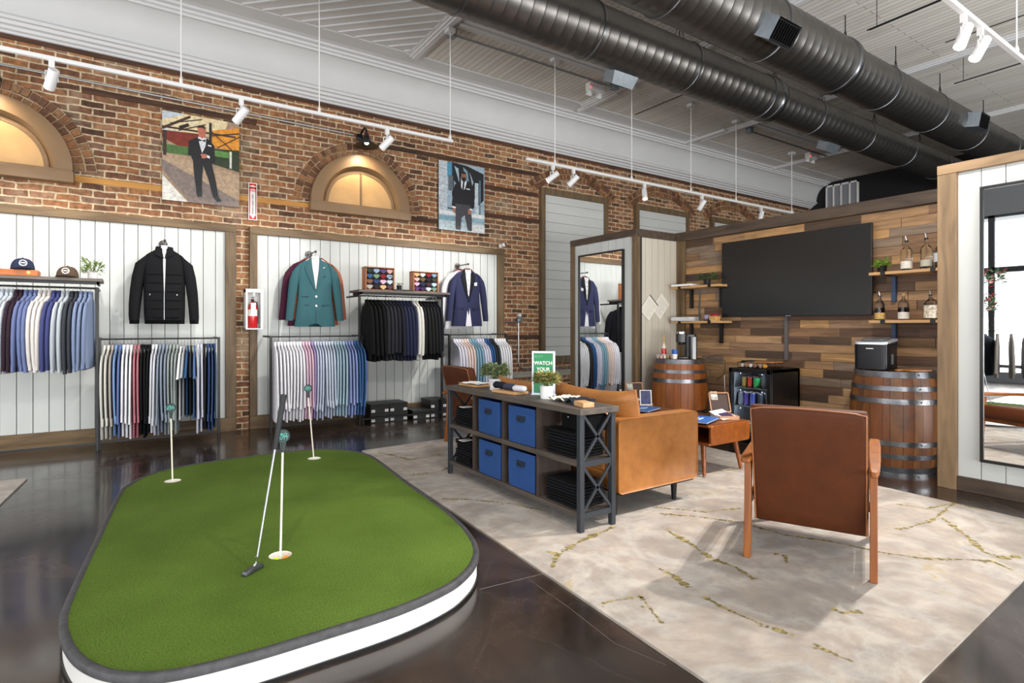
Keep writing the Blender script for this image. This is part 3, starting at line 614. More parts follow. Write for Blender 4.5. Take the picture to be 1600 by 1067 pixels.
def hang(kind, hexc, label, x, y, z, rz=0, group=None, hm=HANGW, v=0, sc=1, collar=None, sx=1):
    nm, cat, _ = NAMES[kind]; t = thing(nm, label, cat, (x, y, z), rz, group, scale=(sx, 1, sc)); g = gmesh(kind, v); m = fabric(hexc)
    inst('body', g['body'], t, m); inst('sleeve', g['sleeve'], t, m); inst('sleeve', g['sleeve_far'], t, m); inst('collar', g['collar'], t, fabric(collar) if collar else m)
    h = inst('hanger', HANGM, t, hm); inst('hook', HOOKM, h); return t
HANGN = mat('dusky_hanger', '#6b5a58', .5)
SCZ = dict(shirt=1.16, tee=1.1, suit=1.04, sweater=1.07)
def rail_of(items, x0, x1, y, z, where, frm, group, hm=HANGW, rz0=-6, swing=5):
    n = len(items)
    for i, it in enumerate(items):
        kind, hexc, cn = it[:3]; x = x0+(x1-x0)*(i+.5)/n+rnd.uniform(-.0015, .0015)
        hang(kind, hexc, '%s %s on the %s, %s from its %s' % (cn, NAMES[kind][2], where, ORD[i], frm), x, y, z, rz0+.6*swing*math.sin(i*.25)+rnd.uniform(-.3, .3), group, hm, (i//4) % 4, SCZ[kind]*rnd.uniform(.975, 1.025), sx=min(1, (x1-x0)/n/.053))
def E(k, seq): return [(k, c, n) for c, n, m in seq for _ in range(m)]
# upper left rack (quarter zips)
UL = E('sweater', [('#b9c3cf', 'pale grey', 3), ('#33202f', 'dark plum', 2), ('#6272a8', 'slate blue', 3), ('#cfcac6', 'off-white', 3), ('#3c4482', 'indigo blue', 2), ('#aab4bd', 'light grey', 2), ('#363a44', 'charcoal', 2), ('#7386ae', 'dusty blue', 3)])
UL = E('sweater', [('#46506a', 'slate', 3), ('#c7cdd4', 'silver grey', 4), ('#5a6c9c', 'denim blue', 3)])+UL
rail_of(UL, -1.36, -.30, 7.26, 1.675, 'upper left rack', 'left end', 'sweaters on the upper left rack', rz0=-10)
LL = E('shirt', [('#c9c8c0', 'cream', 2), ('#a49d92', 'beige', 1), ('#6f97cf', 'sky blue', 1), ('#5b73b4', 'periwinkle', 1), ('#e4e4ea', 'white', 3), ('#bd6a78', 'rose pink', 2), ('#0e0f13', 'black', 3), ('#c8ccd6', 'pale grey', 2), ('#7f8ea2', 'blue grey', 3), ('#8f9a99', 'sage grey', 3)])
LL += E('tee', [('#e6e8ec', 'white', 1), ('#a9b0b4', 'light grey', 1), ('#2f5a92', 'blue', 1), ('#2b2d33', 'charcoal', 1), ('#4a6fae', 'mid blue', 1)])+E('shirt', [('#c4c7da', 'lilac white', 2), ('#26282e', 'charcoal', 1), ('#2f4a78', 'navy blue', 3)])
rail_of(LL, -.215, .835, 7.30, 1.150, 'lower left rack', 'left end', 'shirts on the lower left rack', HANGB)
MID = E('shirt', [('#e9e9ef', 'white', 9), ('#d9b3c9', 'pale pink', 3), ('#9d86c0', 'lavender', 1), ('#b9c4dc', 'pale lilac blue', 3), ('#c4d2e6', 'ice blue', 4), ('#a9cadd', 'pale aqua', 4), ('#8fa4df', 'cornflower blue', 3), ('#3a6cae', 'strong blue', 3)])
rail_of(MID, 1.455, 2.535, 7.30, 1.160, 'rack under the green blazer', 'left end', 'shirts under the green blazer', HANGN)
SU = E('suit', [('#07080a', 'black', 4), ('#25262d', 'dark grey', 3), ('#1c1f2a', 'slate', 2), ('#1f2444', 'navy', 4), ('#d0cdc6', 'ivory', 2), ('#17181b', 'charcoal', 4), ('#14161f', 'midnight', 2)])
rail_of(SU, 2.565, 3.61, 7.22, 1.685, 'shelf rack with tie boxes', 'left end', 'suit jackets below the tie boxes', HANGW, rz0=-8)
RT = E('shirt', [('#dddce8', 'white', 3), ('#e8cfc6', 'peach', 3), ('#7fb0c9', 'light teal', 3), ('#d5d5ea', 'lilac white', 3), ('#2d62a8', 'royal blue', 2), ('#35373d', 'charcoal', 2), ('#e9eaf0', 'bright white', 5)])
rail_of(RT, 3.88, 4.80, 7.30, 1.165, 'rack under the navy tuxedo', 'left end', 'shirts under the navy tuxedo', HANGN)
# racks
def rack(label, x0, x1, y, z, shelf=None, legs=(1, 1)):
    t = thing('garment_rack', label, 'clothes rack', ((x0+x1)/2, y, 0)); M = Matrix.Translation((-(x0+x1)/2, -y, 0))
    MB(M).tube([(x0, y, z), (x1, y, z)], .0098, 12).build('hanging_rail', BLACK, t)
    for x in (x0, x1):
        MB(M).box(x-.014, y-.014, 0, x+.014, y+.014, z+.01).build('post', BLACK, t, .002)
        MB(M).box(x-.012, y, z-.012, x+.012, 7.73, z+.012).build('wall_arm', BLACK, t, .002)
    if shelf:
        MB(M).box(x0-.06, y-.16, shelf, x1+.05, y+.22, shelf+.03).build('shelf', GREYWX, t, .002)
        MB(M).box(x0-.02, y-.12, shelf-.03, x1+.02, y-.10, shelf).box(x0-.02, y-.12, shelf-.03, x0, y+.2, shelf).box(x1, y-.12, shelf-.03, x1+.02, y+.2, shelf).build('shelf_frame', BLACK, t)
    MB(M).box(x0-.01, y-.01, .07, x1+.01, y+.01, .09).build('lower_bar', BLACK, t)
    return t
rack('black garment rack with wood shelf at upper left holding sweaters and hats', -1.40, -.262, 7.26, 1.678, 1.74)
rack('black low garment rack below the hanging black jacket', -.245, .865, 7.30, 1.153)
rack('black low garment rack below the green blazer', 1.425, 2.565, 7.30, 1.163)
rack('black tall garment rack with wood shelf holding suits and tie boxes', 2.49, 3.68, 7.22, 1.688, 1.73)
rack('black low garment rack below the navy tuxedo', 3.84, 4.83, 7.30, 1.168)
# ------------------------------------------------ front facing garments on pipe hooks
def pipe_hook(label, x, z):
    t = thing('pipe_hook', label, 'hook', (x, 7.75, z)); MB().lathe([(.045, 0), (.045, -.008), (.02, -.012), (.018, -.03)], 20, axis='y').build('flange', mat('dark_pipe_iron', '#4a4644', .4, .7), t)
    MB().tube([(0, -.01, 0), (0, -.325, 0)], .0085, 10).ball((0, -.335, 0), .016).build('arm', mat('dark_pipe_iron', '#4a4644', .4, .7), t); return t
def front(u, z, w_, t): q = min(.995, abs(u)/w_); return -t*(1-q**2.6)**.4
def fgarment(name, label, cat, x, y, z, rz, mbody, lining, prof, th, sl, vd, lap=None, extra=None, hm=HANGW, sc=1, vw=.052, msl=None, hem_gap=0, xs=1, zs=1.2):
    t = thing(name, label, cat, (x, y, z), rz, scale=(sc*xs, 1, sc*zs)); prof = list(prof)
    def W(z):
        for (z0, a), (z1, b_) in zip(prof, prof[1:]):
            if z1 <= z <= z0: return a+(b_-a)*(z0-z)/(z0-z1)
        return prof[-1][1]
    def T(z): return th*min(1, .45+(-z-prof[0][0])*-0+abs(z-prof[0][0])*3.2)
    b = MB(); RR = []; zs = [prof[0][0]+(prof[-1][0]-prof[0][0])*(i/26)**1.15 for i in range(27)]
    for z_ in zs:
        w_ = W(z_); tt = T(z_); rg_ = []
        for k in range(36):
            a = 2*math.pi*k/36; c, s_ = math.cos(a), math.sin(a); u = math.copysign(abs(c)**.9, c)*w_; yy = math.copysign(abs(s_)**.7, s_)*tt
            dep = max(0, -z_-.25); yy += (.006*math.sin(u*34+z_*3)+.004*math.sin(u*13-z_*9+1))*min(1, dep*3)
            zz = z_
            if hem_gap and z_ == zs[-1]: zz += hem_gap*max(0, 1-abs(u)/.10)**1.5
            rg_.append((u, yy, zz))
        RR.append(rg_)
    b.loft(RR); b.build('body', mbody, t, ang=70)
    F = lambda u, z_: front(u, z_, W(z_)+.001, T(z_))
    for s in (-1, 1):
        b = MB(); q = []
        for (u, z_, ru, rt) in sl:
            q.append([(s*u+ru*math.cos(2*math.pi*k/18), -.012+rt*math.sin(2*math.pi*k/18)+.003*math.sin(z_*30+k), z_+(0 if z_ < -.2 else .03*math.cos(2*math.pi*k/18)*-s)) for k in range(18)])
        b.loft(q); b.build('sleeve', msl or mbody, t, ang=70)
    def patch(Lp, Rp, m, nm, off=.004, nu=5, nv=12):
        def at(P, q):
            q *= len(P)-1; i = min(int(q), len(P)-2); f_ = q-i; return (P[i][0]*(1-f_)+P[i+1][0]*f_, P[i][1]*(1-f_)+P[i+1][1]*f_)
        rows = []
        for j in range(nv+1):
            a, c = at(Lp, j/nv), at(Rp, j/nv); rows.append([(a[0]+(c[0]-a[0])*i/nu, F(a[0]+(c[0]-a[0])*i/nu, a[1]+(c[1]-a[1])*i/nu)-off, a[1]+(c[1]-a[1])*i/nu) for i in range(nu+1)])
        bk = [[(p[0], p[1]+.006, p[2]) for p in r] for r in rows]
        b = MB(); b.loft(rows, caps=False, closed=False); b.loft(bk, caps=False, closed=False)
        edge = lambda A, B: b.loft([A, B], caps=False, closed=False)
        edge([r[0] for r in rows], [r[0] for r in bk]); edge([r[-1] for r in rows], [r[-1] for r in bk]); edge(rows[0], bk[0]); edge(rows[-1], bk[-1])
        return b.build(nm, m, t, ang=60)
    z0 = prof[0][0]-.005
    if lining: patch([(-vw, z0), (-vw*.8, z0-.1), (0, vd)], [(vw, z0), (vw*.8, z0-.1), (.002, vd)], lining, 'lining', .004)
    if lap:
        lw, lm, notch = lap
        for s in (-1, 1):
            inner = [(s*vw, z0+.012), (s*vw*.85, z0-.10), (s*.004, vd-.01)]
            outer = [(s*(vw+.02), z0+.006), (s*(vw+lw*.75), z0-.055), (s*(vw+lw*(.75 if notch else 1.0)), z0-.075), (s*(vw+lw*(1.05 if notch else 1.0)), z0-.085), (s*(vw+lw*.75), z0-.17), (s*.012, vd-.012)]
            patch(inner, outer, lm, 'lapel', .010, 5, 16)
    h = MB().loft([[(u, y_, zz) for y_, zz in ((-.010, q-.016), (.010, q-.016), (.010, q+.012), (-.010, q+.012))] for u, q in ((-.20, -.155), (-.12, -.10), (-.035, -.055), (.035, -.055), (.12, -.10), (.20, -.155))]).build('hanger', hm, t)
    MB().tube([(-.0165, 0, -.004), (-.018, 0, .010), (0, 0, .024), (.018, 0, .010), (.014, 0, -.010), (0, 0, -.03), (0, 0, -.06)], .0022, 6).build('hook', CHROME, h)
    if extra: extra(t, F, patch)
    return t
PROF = [(-.062, .055), (-.08, .095), (-.10, .15), (-.122, .20), (-.15, .232), (-.22, .24), (-.36, .222), (-.50, .228), (-.64, .25), (-.80, .272)]
SLV = [(.208, -.135, .045, .022), (.245, -.19, .058, .034), (.275, -.30, .060, .038), (.295, -.42, .058, .038), (.312, -.54, .054, .036), (.330, -.66, .050, .034), (.338, -.735, .048, .032)]
def bl_extra(t, F, patch):
    dk = mat('dark_seam', '#16303a', .9); sil = mat('silver_button', '#d9dcde', .25, .6)
    for z_ in (-.475, -.575): MB().lathe([(.001, -.008), (.012, -.006), (.013, 0)], 14, (.006, F(0, z_)-.006, z_), axis='y').build('button', sil, t)
    for u, z_, l in ((-.145, -.565, .11), (.135, -.565, .11), (-.14, -.475, .085)): patch([(u-l/2, z_), (u-l/2, z_-.006)], [(u+l/2, z_), (u+l/2, z_-.006)], dk, 'pocket_seam', .006, 6, 1)
    patch([(-.002, -.43), (-.002, -.79)], [(.002, -.43), (.002, -.79)], dk, 'front_seam', .005, 1, 12)
    patch([(.085, -.26), (.085, -.268)], [(.14, -.250), (.14, -.258)], dk, 'pocket_seam', .006, 4, 1)
    patch([(.10, -.165), (.098, -.172)], [(.122, -.152), (.122, -.160)], sil, 'lapel_pin', .016, 2, 1)
g1 = fabric('#2c5f68', 'b')
fgarment('blazer', 'maroon blazer hanging behind the green blazer, showing at its left', 'jacket', 1.955, 7.655, 2.235, 6, fabric('#501a35'), None, PROF, .035, SLV, -.42, sc=.98)
fgarment('blazer', 'coral orange blazer hanging behind the green blazer, showing at its right', 'jacket', 2.075, 7.565, 2.235, 0, fabric('#b0583c'), None, PROF, .035, SLV, -.42, sc=.97, xs=.93)
fgarment('blazer', 'teal green blazer with silver buttons hanging front-on from a pipe hook', 'jacket', 1.99, 7.46, 2.235, -4, g1, fabric('#d6d3d6'), PROF, .045, SLV, -.40, (.085, fabric('#2b5a62', 'l'), True), bl_extra, mat('pale_hanger', '#d8d2c8', .4), .99, hem_gap=.05, xs=.94)
pipe_hook('dark pipe hook on the board wall holding the green blazer', 1.985, 2.243)
def tx_extra(t, F, patch):
    sh = fabric('#dfe0ea'); bk = fabric('#1a1c22')
    patch([(-.05, -.062), (-.052, -.10), (-.004, -.15)], [(-.006, -.075), (-.004, -.12), (-.003, -.152)], sh, 'shirt_collar', .016, 3, 6); patch([(.006, -.075), (.004, -.12), (.003, -.152)], [(.05, -.062), (.052, -.10), (.004, -.15)], sh, 'shirt_collar', .016, 3, 6)
    for z_ in (-.20, -.27, -.34): MB().ball((0, F(0, z_)-.010, z_), .006).build('shirt_stud', bk, t)
    MB().lathe([(.001, -.01), (.012, -.008), (.013, 0)], 12, (.004, F(0, -.475)-.006, -.475), axis='y').build('button', bk, t)
    for s in (-1, 1): patch([(s*.14-.06, -.56), (s*.14-.06, -.585)], [(s*.14+.06, -.555), (s*.14+.06, -.58)], fabric('#272c4c'), 'pocket_flap', .010, 5, 2)
    patch([(.10, -.235), (.105, -.275)], [(.155, -.225), (.155, -.27)], sh, 'pocket_square', .012, 4, 3)
    patch([(-.004, -.47), (-.05, -.80)], [(.004, -.47), (.06, -.80)], sh, 'shirt_tail', .003, 4, 8)
fgarment('dress_shirt', 'white shirt hanging behind the navy tuxedo, showing at its left', 'shirt', 4.17, 7.60, 2.215, 8, fabric('#d7d6de'), None, PROF, .03, SLV, -.42, sc=1.0)
fgarment('tuxedo_jacket', 'navy tuxedo jacket with black shawl lapels over a white shirt', 'jacket', 4.23, 7.465, 2.215, -4, fabric('#2b3057'), fabric('#e2e2ea'), PROF, .045, SLV, -.46, (.075, fabric('#17181d'), False), tx_extra, sc=.96, hem_gap=.07, xs=.95, zs=1.2)
pipe_hook('dark pipe hook on the board wall holding the navy tuxedo', 4.22, 2.223)
JP = [(-.045, .05), (-.062, .075), (-.085, .12), (-.11, .18), (-.14, .235), (-.20, .25), (-.36, .245), (-.50, .243), (-.66, .24), (-.735, .235)]
JS = [(.225, -.145, .05, .03), (.27, -.21, .066, .04), (.305, -.33, .07, .044), (.33, -.46, .068, .044), (.345, -.58, .064, .042), (.352, -.68, .060, .038), (.352, -.735, .055, .034)]
def jk_extra(t, F, patch):
    zp = mat('silver_zip', '#b9bcc2', .3, .8); q = fabric('#0e0f13', 'q')
    patch([(-.10, -.05), (-.115, -.10), (-.10, -.13), (-.03, -.155)], [(-.045, -.045), (-.03, -.09), (-.015, -.12), (-.005, -.165)], q, 'collar', .018, 4, 8); patch([(.045, -.045), (.03, -.09), (.015, -.12), (.005, -.165)], [(.10, -.05), (.115, -.10), (.10, -.13), (.03, -.155)], q, 'collar', .018, 4, 8)
    for i, z_ in enumerate((-.24, -.32, -.40, -.48, -.56, -.64)):
        patch([(-.21, z_), (-.21, z_-.068)], [(-.02, z_), (-.012, z_-.068)], q, 'quilted_panel', .012, 8, 5); patch([(.02, z_), (.012, z_-.068)], [(.21, z_), (.21, z_-.068)], q, 'quilted_panel', .012, 8, 5)
    patch([(-.026, -.06), (-.014, -.15), (-.007, -.35), (-.001, -.50)], [(.026, -.06), (.018, -.15), (.012, -.35), (.004, -.50)], fabric('#c9cace'), 'inner_layer', .015, 3, 14)
    patch([(-.002, -.50), (-.001, -.73)], [(.003, -.50), (.003, -.73)], zp, 'zip', .018, 1, 10)
    for u in (-.165, .15): MB().ball((u, F(u, -.50)-.016, -.50), .010).build('snap_button', zp, t)
    MB().box(-.035, -.05, -.065, .035, -.03, -.04).build('neck_label', WPAPER, t)
fgarment('jacket', 'black jacket hanging behind the quilted one, its hem showing below', 'jacket', .35, 7.60, 2.235, -3, fabric('#0d0e11'), None, JP, .03, JS, -.5, sc=1.06, xs=.78, zs=1.18)
fgarment('jacket', 'black quilted zip jacket hanging front-on above the lower left rack', 'jacket', .34, 7.455, 2.235, -6, fabric('#0f1014'), None, JP, .055, JS, -.55, None, jk_extra, mat('orange_hanger', '#a8461e', .4), 1.02, vw=.045, xs=.80, zs=1.17)
pipe_hook('dark pipe hook on the board wall holding the black jacket', .34, 2.243)
# ------------------------------------------------ hats, plants, tie boxes on shelves
def circ_patch(b, c, r, m, n=16): pass
def cap(label, x, y, z, rz, c1, c2, brim):
    t = thing('trucker_cap', label, 'cap', (x, y, z), rz); f1, f2 = fabric(c1), fabric(c2)
    def dome(a0, a1):
        b = MB(); rows = []
        for i in range(9):
            ph = R(90*i/8); rows.append([(.092*math.cos(ph)**.7*math.cos(R(a0+(a1-a0)*j/14)), .10*math.cos(ph)**.7*math.sin(R(a0+(a1-a0)*j/14)), .115*math.sin(ph)**.9) for j in range(15)])
        return b.loft(rows, caps=False, closed=False)
    dome(180, 360).build('front_panel', f1, t, ang=80); dome(0, 180).build('mesh_back', f2, t, ang=80)
    b = MB(); r1 = [(.09*math.cos(R(a)), -.098+(.03 if False else 0)*1+.098*(1+math.sin(R(a))), .012) for a in range(195, 346, 10)]
    r2 = [(.098*math.cos(R(a)), .02+.185*math.sin(R(a)), .004+.012*abs(math.sin(R(a)))) for a in range(195, 346, 10)]
    b.loft([[(.09*math.cos(R(a)), .098*math.sin(R(a)), .014) for a in range(195, 346, 10)], r2, [(p[0], p[1], p[2]-.005) for p in r2], [(.09*math.cos(R(a)), .098*math.sin(R(a)), .006) for a in range(195, 346, 10)]], caps=False, closed=False); b.build('brim', fabric(brim), t, ang=60)
    Q = Matrix.Translation((0, -.095, .062)) @ Matrix.Rotation(R(-14), 4, 'X')
    MB(Q).lathe([(.001, -.008), (.030, -.007), (.031, .008)], 24, axis='y').lathe([(.0225, -.010), (.0225, -.0085)], 24, axis='y', m=1).box(-.016, -.012, -.006, .016, -.0095, .004, 2).build('round_patch', [WPAPER, f1, WPAPER], t)
    MB().ball((0, 0, .116), .008).build('top_button', f1, t); return t
cap('navy and white trucker cap with round patch on the upper left shelf', -.845, 7.22, 1.832, 8, '#27304f', '#d5d6da', '#27304f')
cap('brown and tan trucker cap with round patch on the upper left shelf', -.50, 7.20, 1.772, -6, '#53402f', '#b39a67', '#463526')
t = thing('wooden_tray', 'orange wooden display block under the navy cap', 'tray', (-.93, 7.22, 1.77)); MB().box(-.24, -.11, 0, .21, .11, .06).build('block', wood('orange_block_wood', [(.3, '#a4551f'), (.7, '#c06a2c')], 'x', .4), t, .006)
for u in (-.10, .14): MB().lathe([(.015, -.115), (.013, -.112), (.013, -.10)], 14, (u, 0, .035), axis='y').build('brass_stud', mat('brass', '#c9a45a', .3, .9), t)
def leafy(b, c, n, rx, rz, size, seed=1, droop=0, m=0, wide=.45):
    r_ = random.Random(seed)
    for i in range(n):
        a = r_.uniform(0, 2*math.pi); e = r_.uniform(-.2, 1.0); rad = r_.uniform(.25, 1)**.6
        p = Vector((c[0]+rx*rad*math.cos(a)*math.cos(e*.9), c[1]+rx*rad*math.sin(a)*math.cos(e*.9), c[2]+rz*rad*math.sin(e*1.3)))
        d = Vector((math.cos(a+r_.uniform(-.6, .6)), math.sin(a+r_.uniform(-.6, .6)), r_.uniform(-.3-droop, .9))).normalized(); s_ = d.cross(Vector((r_.uniform(-.3, .3), r_.uniform(-.3, .3), 1))).normalized(); l = size*r_.uniform(.6, 1.25); nrm = d.cross(s_)
        b.add([p, p+d*l*.45+s_*l*wide*.5+nrm*l*.06, p+d*l, p+d*l*.45-s_*l*wide*.5+nrm*l*.06, p+d*l*.5-nrm*l*.05], [(0, 1, 4), (1, 2, 4), (2, 3, 4), (3, 0, 4)], r_.choice((m, m, m+1)))
def plant(label, loc, potr, poth, potm, c1, c2, n, rx, rz, size, cat='potted plant', seed=1, stems=10, wide=.45, name='potted_plant', ribs=False, cz=.35):
    t = thing(name, label, cat, loc)
    pr = [(potr*.86, 0), (potr*.9, .004), (potr, poth*.96), (potr*1.03, poth), (potr*.93, poth), (potr*.88, poth*.85)]
    if ribs: pr = [(potr*(.9+.1*min(1, i/9)+(.018 if i % 2 else 0)), poth*i/11) for i in range(12)]+[(potr*.93, poth), (potr*.9, poth*.9)]
    MB().lathe(pr, 24).build('pot', potm, t, ang=30)
    b = MB(); r_ = random.Random(seed+5)
    for i in range(stems):
        a = r_.uniform(0, 6.28); q = r_.uniform(.3, .85); b.tube([(0, 0, poth*.8), (rx*q*.4*math.cos(a), rx*q*.4*math.sin(a), poth+rz*.4), (rx*q*math.cos(a), rx*q*math.sin(a), poth+rz*.85)], .0022, 4)
    b.build('stems', mat('plant_stem', '#5a5a36', .7), t)
    b = MB(); leafy(b, (0, 0, poth+rz*cz*.35), n, rx, rz*1.1, size, seed, wide=wide); b.build('foliage', [mat('leaf_'+c1[1:], c1, .6), mat('leaf_'+c2[1:], c2, .6)], t); return t
plant('small leafy green plant in a white pot at the end of the upper left shelf', (-.30, 7.24, 1.77), .045, .075, WHITE, '#5f7a35', '#86a050', 230, .090, .12, .042, seed=3)
plant('tiny succulent in a round black pot between the two tie boxes', (3.03, 7.20, 1.785), .036, .055, BLACKP, '#3c4a34', '#56663f', 26, .045, .03, .03, seed=4, stems=3, name='succulent')
o = MB().box(2.93, 7.12, 1.760, 3.20, 7.28, 1.783).build('display_board', BLACKP, bevel=.002); tag(o, 'flat dark board lying under the round black succulent pot', 'board')
T1 = [('#33443a', 'dark green'), ('#8fa9cf', 'light blue'), ('#6a3f77', 'purple'), ('#d59a94', 'salmon pink'), ('#33609c', 'bright blue'), ('#6f9a6a', 'leaf green'), ('#9c1c2e', 'crimson'), ('#a9c0d8', 'striped pale blue'), ('#8d5c40', 'brown'), ('#34457e', 'royal blue'), ('#d7b0c8', 'pale pink'), ('#b9cfe0', 'sky blue'), ('#b9ada0', 'taupe'), ('#2c2a30', 'black'), ('#e8b070', 'apricot'), ('#5b3a4a', 'mauve')]
T2 = [('#e0a765', 'golden'), ('#e3dcd4', 'cream'), ('#9a1a28', 'deep red'), ('#6f93b6', 'steel blue'), ('#d9a4a0', 'rose'), ('#6d5335', 'bronze'), ('#23232c', 'black'), ('#3a3f33', 'olive grey'), ('#d6a5c9', 'orchid pink'), ('#262f5a', 'navy'), ('#4c2b34', 'burgundy'), ('#a8c3d2', 'powder blue'), ('#5a3572', 'violet'), ('#452a62', 'deep purple'), ('#b9d3e4', 'ice blue'), ('#6a8c78', 'sage green')]
def tie_box(label, x0, x1, z0, z1, y, ties, which):
    t = thing('tie_display_box', label, 'display box', ((x0+x1)/2, y, z0)); w_ = x1-x0; h_ = z1-z0; bw = wood('box_wood', [(.3, '#8a5330'), (.7, '#a86a42')], 'z', .5)
    MB().box(-w_/2, 0, 0, -w_/2+.016, .14, h_).box(w_/2-.016, 0, 0, w_/2, .14, h_).box(-w_/2, 0, h_-.014, w_/2, .14, h_).box(-w_/2, 0, 0, w_/2, .14, .012).build('box_frame', bw, t, .002)
    MB().box(-w_/2+.016, .06, .012, w_/2-.016, .075, h_-.014).build('box_lining', GAP, t)
    cw = (w_-.03)/4; ch = (h_-.025)/4
    for i, (c, n) in enumerate(ties):
        r_, k = divmod(i, 4); cx = (x0+x1)/2-w_/2+.015+cw*(k+.5); cz = z0+h_-.014-ch*(r_+.5); pw = cw*.47; ph = ch*.41
        b = MB(); pts = [(-pw, ph*.55), (-pw*.4, ph*.95), (0, ph*.78), (pw*.4, ph*.95), (pw, ph*.55), (pw*.92, -ph*.15), (0, -ph*1.15), (-pw*.92, -ph*.15)]
        b.loft([[(p[0]*.97, .0, p[1]*.97-0) for p in pts], [(p[0], .012, p[1]) for p in pts], [(p[0], .04, p[1]) for p in pts]])
        if 'striped' in n:
            for q in range(3): b.bar((-pw*.6+q*pw*.5, -.002, -ph*.3), (-pw*.1+q*pw*.45, -.002, ph*.5), .004, .008, 1)
        o = b.build('necktie', [fabric(c, 't'), fabric('#2c3c66')], loc=(cx, y+.012, cz)); tag(o, '%s folded necktie in the %s tie box, row %s, column %s' % (n, which, ['one', 'two', 'three', 'four'][r_], ['one', 'two', 'three', 'four'][k]), 'tie', 'folded ties in the %s tie box' % which)
tie_box('open wooden box of folded ties standing at the left on the suit rack', 2.55, 2.95, 1.762, 2.068, 7.16, T1, 'left')
tie_box('open wooden box of folded ties standing at the right on the suit rack', 3.22, 3.60, 1.762, 2.045, 7.16, T2, 'right')
# ------------------------------------------------ shoe boxes
BXM = mat('black_shoebox_card', '#0e0f10', .45)
def shoebox(label, x, z, y=7.42, w_=.255, h_=.125, rz=-2):
    t = thing('shoe_box', label, 'box', (x, y, z), rz, 'black shoe boxes under the suit rack'); MB().box(-w_/2, -.17, 0, w_/2, .17, h_-.025).build('box_base', BXM, t, .002); MB().box(-w_/2-.003, -.173, h_-.03, w_/2+.003, .173, h_).build('box_lid', BXM, t, .002)
    for u in (-w_/2+.035, w_/2-.035): MB().box(u-.024, -.1745, .018, u+.024, -.171, .052).box(u-.016, -.1752, .03, u+.014, -.174, .038, 1).build('size_label', [WPAPER, mat('label_grey', '#8e8e90', .6)], t)
for (x, z, l) in ((2.80, 0, 'black shoe box on the floor, leftmost of four in the row'), (3.065, 0, 'black shoe box on the floor, second from left'), (3.40, 0, 'black shoe box on the floor, third from left'), (3.665, 0, 'black shoe box on the floor, rightmost of the bottom row'),
                  (2.80, .126, 'black shoe box stacked on the leftmost one'), (3.065, .126, 'black shoe box stacked on the second one from the left'), (3.665, .126, 'black shoe box stacked alone on the rightmost one')): shoebox(l, x, z, 7.46+(x-2.8)*-.02)
# ------------------------------------------------ extinguisher, signs, posters, wall devices
t = thing('extinguisher_cabinet', 'white cabinet with open front holding the fire extinguisher', 'cabinet', (1.292, 7.7245, 1.25))
MB().box(-.10, -.15, 0, -.085, 0, .50).box(.085, -.15, 0, .10, 0, .50).box(-.10, -.15, 0, .10, 0, .015).box(-.10, -.15, .455, .10, 0, .50).box(-.10, -.01, 0, .10, 0, .5).box(-.10, -.155, 0, -.078, -.148, .5).box(.068, -.155, 0, .10, -.148, .5).build('housing', WHITE, t, .003)
MB().box(-.02, -.16, .41, .005, -.15, .48).build('latch', mat('grey_latch', '#b9bcbd', .4), t)
t = thing('fire_extinguisher', 'red fire extinguisher with white tag inside the wall cabinet', 'fire extinguisher', (1.282, 7.645, 1.267))
MB().lathe([(.05, 0), (.056, .01), (.056, .24), (.045, .29), (.02, .31), (.018, .33)], 22).build('cylinder', RED, t, ang=50)
MB().tube([(0, 0, .32), (0, 0, .36)], .016, 8).box(-.008, -.05, .35, .008, .03, .362).box(-.008, -.05, .375, .008, .03, .385).build('valve_handle', BLACK, t)
MB().tube([(.0, -.02, .335), (.045, -.02, .32), (.06, -.02, .2), (.055, -.02, .05)], .008, 8).build('hose', BLACKP, t); MB().lathe([(.0565, .15), (.0567, .23)], 22, caps=False).build('label_band', WPAPER, t); MB().box(-.03, -.064, .19, .025, -.06, .31).build('inspection_tag', WPAPER, t)
t = thing('fire_extinguisher_sign', 'tall white and red FIRE EXTINGUISHER arrow sign on the brick', 'sign', (1.305, 7.775, 2.865))
MB().box(-.05, 0, -.235, .05, .006, .235).build('sign_plate', WPAPER, t)
b = MB(); b.prism([(-.042, -.16), (-.042, -.225), (.042, -.225), (.042, -.16), (.0, -.215)], -.001, .001, 'xz').box(-.042, -.001, -.16, -.030, .001, .185).box(.030, -.001, -.16, .042, .001, .185).box(-.042, -.001, .155, .042, .001, .185); b.prism([(-.042, .19), (0, .205), (.042, .19), (.042, .225), (-.042, .225)], -.001, .001, 'xz'); b.build('red_arrow', RED, t)
text('FIRE', .034, RED, t, (0, -.002, .133), (R(90), 0, 0))
text('\n'.join('EXTINGUISHER'), .026, INK, t, (0, -.002, -.035), (R(90), 0, 0), spacing=.80)
def pmat(c): return mat('print_'+c[1:], c, .5, var=.22, vs=26)
def poster(label, x0, x1, z0, z1, layers):
    t = thing('photo_poster', label, 'poster', ((x0+x1)/2, 7.78, (z0+z1)/2)); w_, h_ = x1-x0, z1-z0
    MB().box(-w_/2, -.025, -h_/2, w_/2, 0, h_/2).build('board', mat('poster_edge', '#26282c', .6), t)
    cs = []; b = MB()
    for i, (c, poly) in enumerate(layers):
        if c not in cs: cs.append(c)
        y = -.0255-.00035*i; b.add([(-w_/2+w_*u, y, h_/2-h_*v) for u, v in poly], [tuple(range(len(poly)))[::-1]], cs.index(c))
    me = b.mesh('print', [pmat(c) for c in cs]); o = bpy.data.objects.new('print', me); COL.objects.link(o); o.parent = t; return t
def rect(a, b_, c, d): return [(a, b_), (c, b_), (c, d), (a, d)]
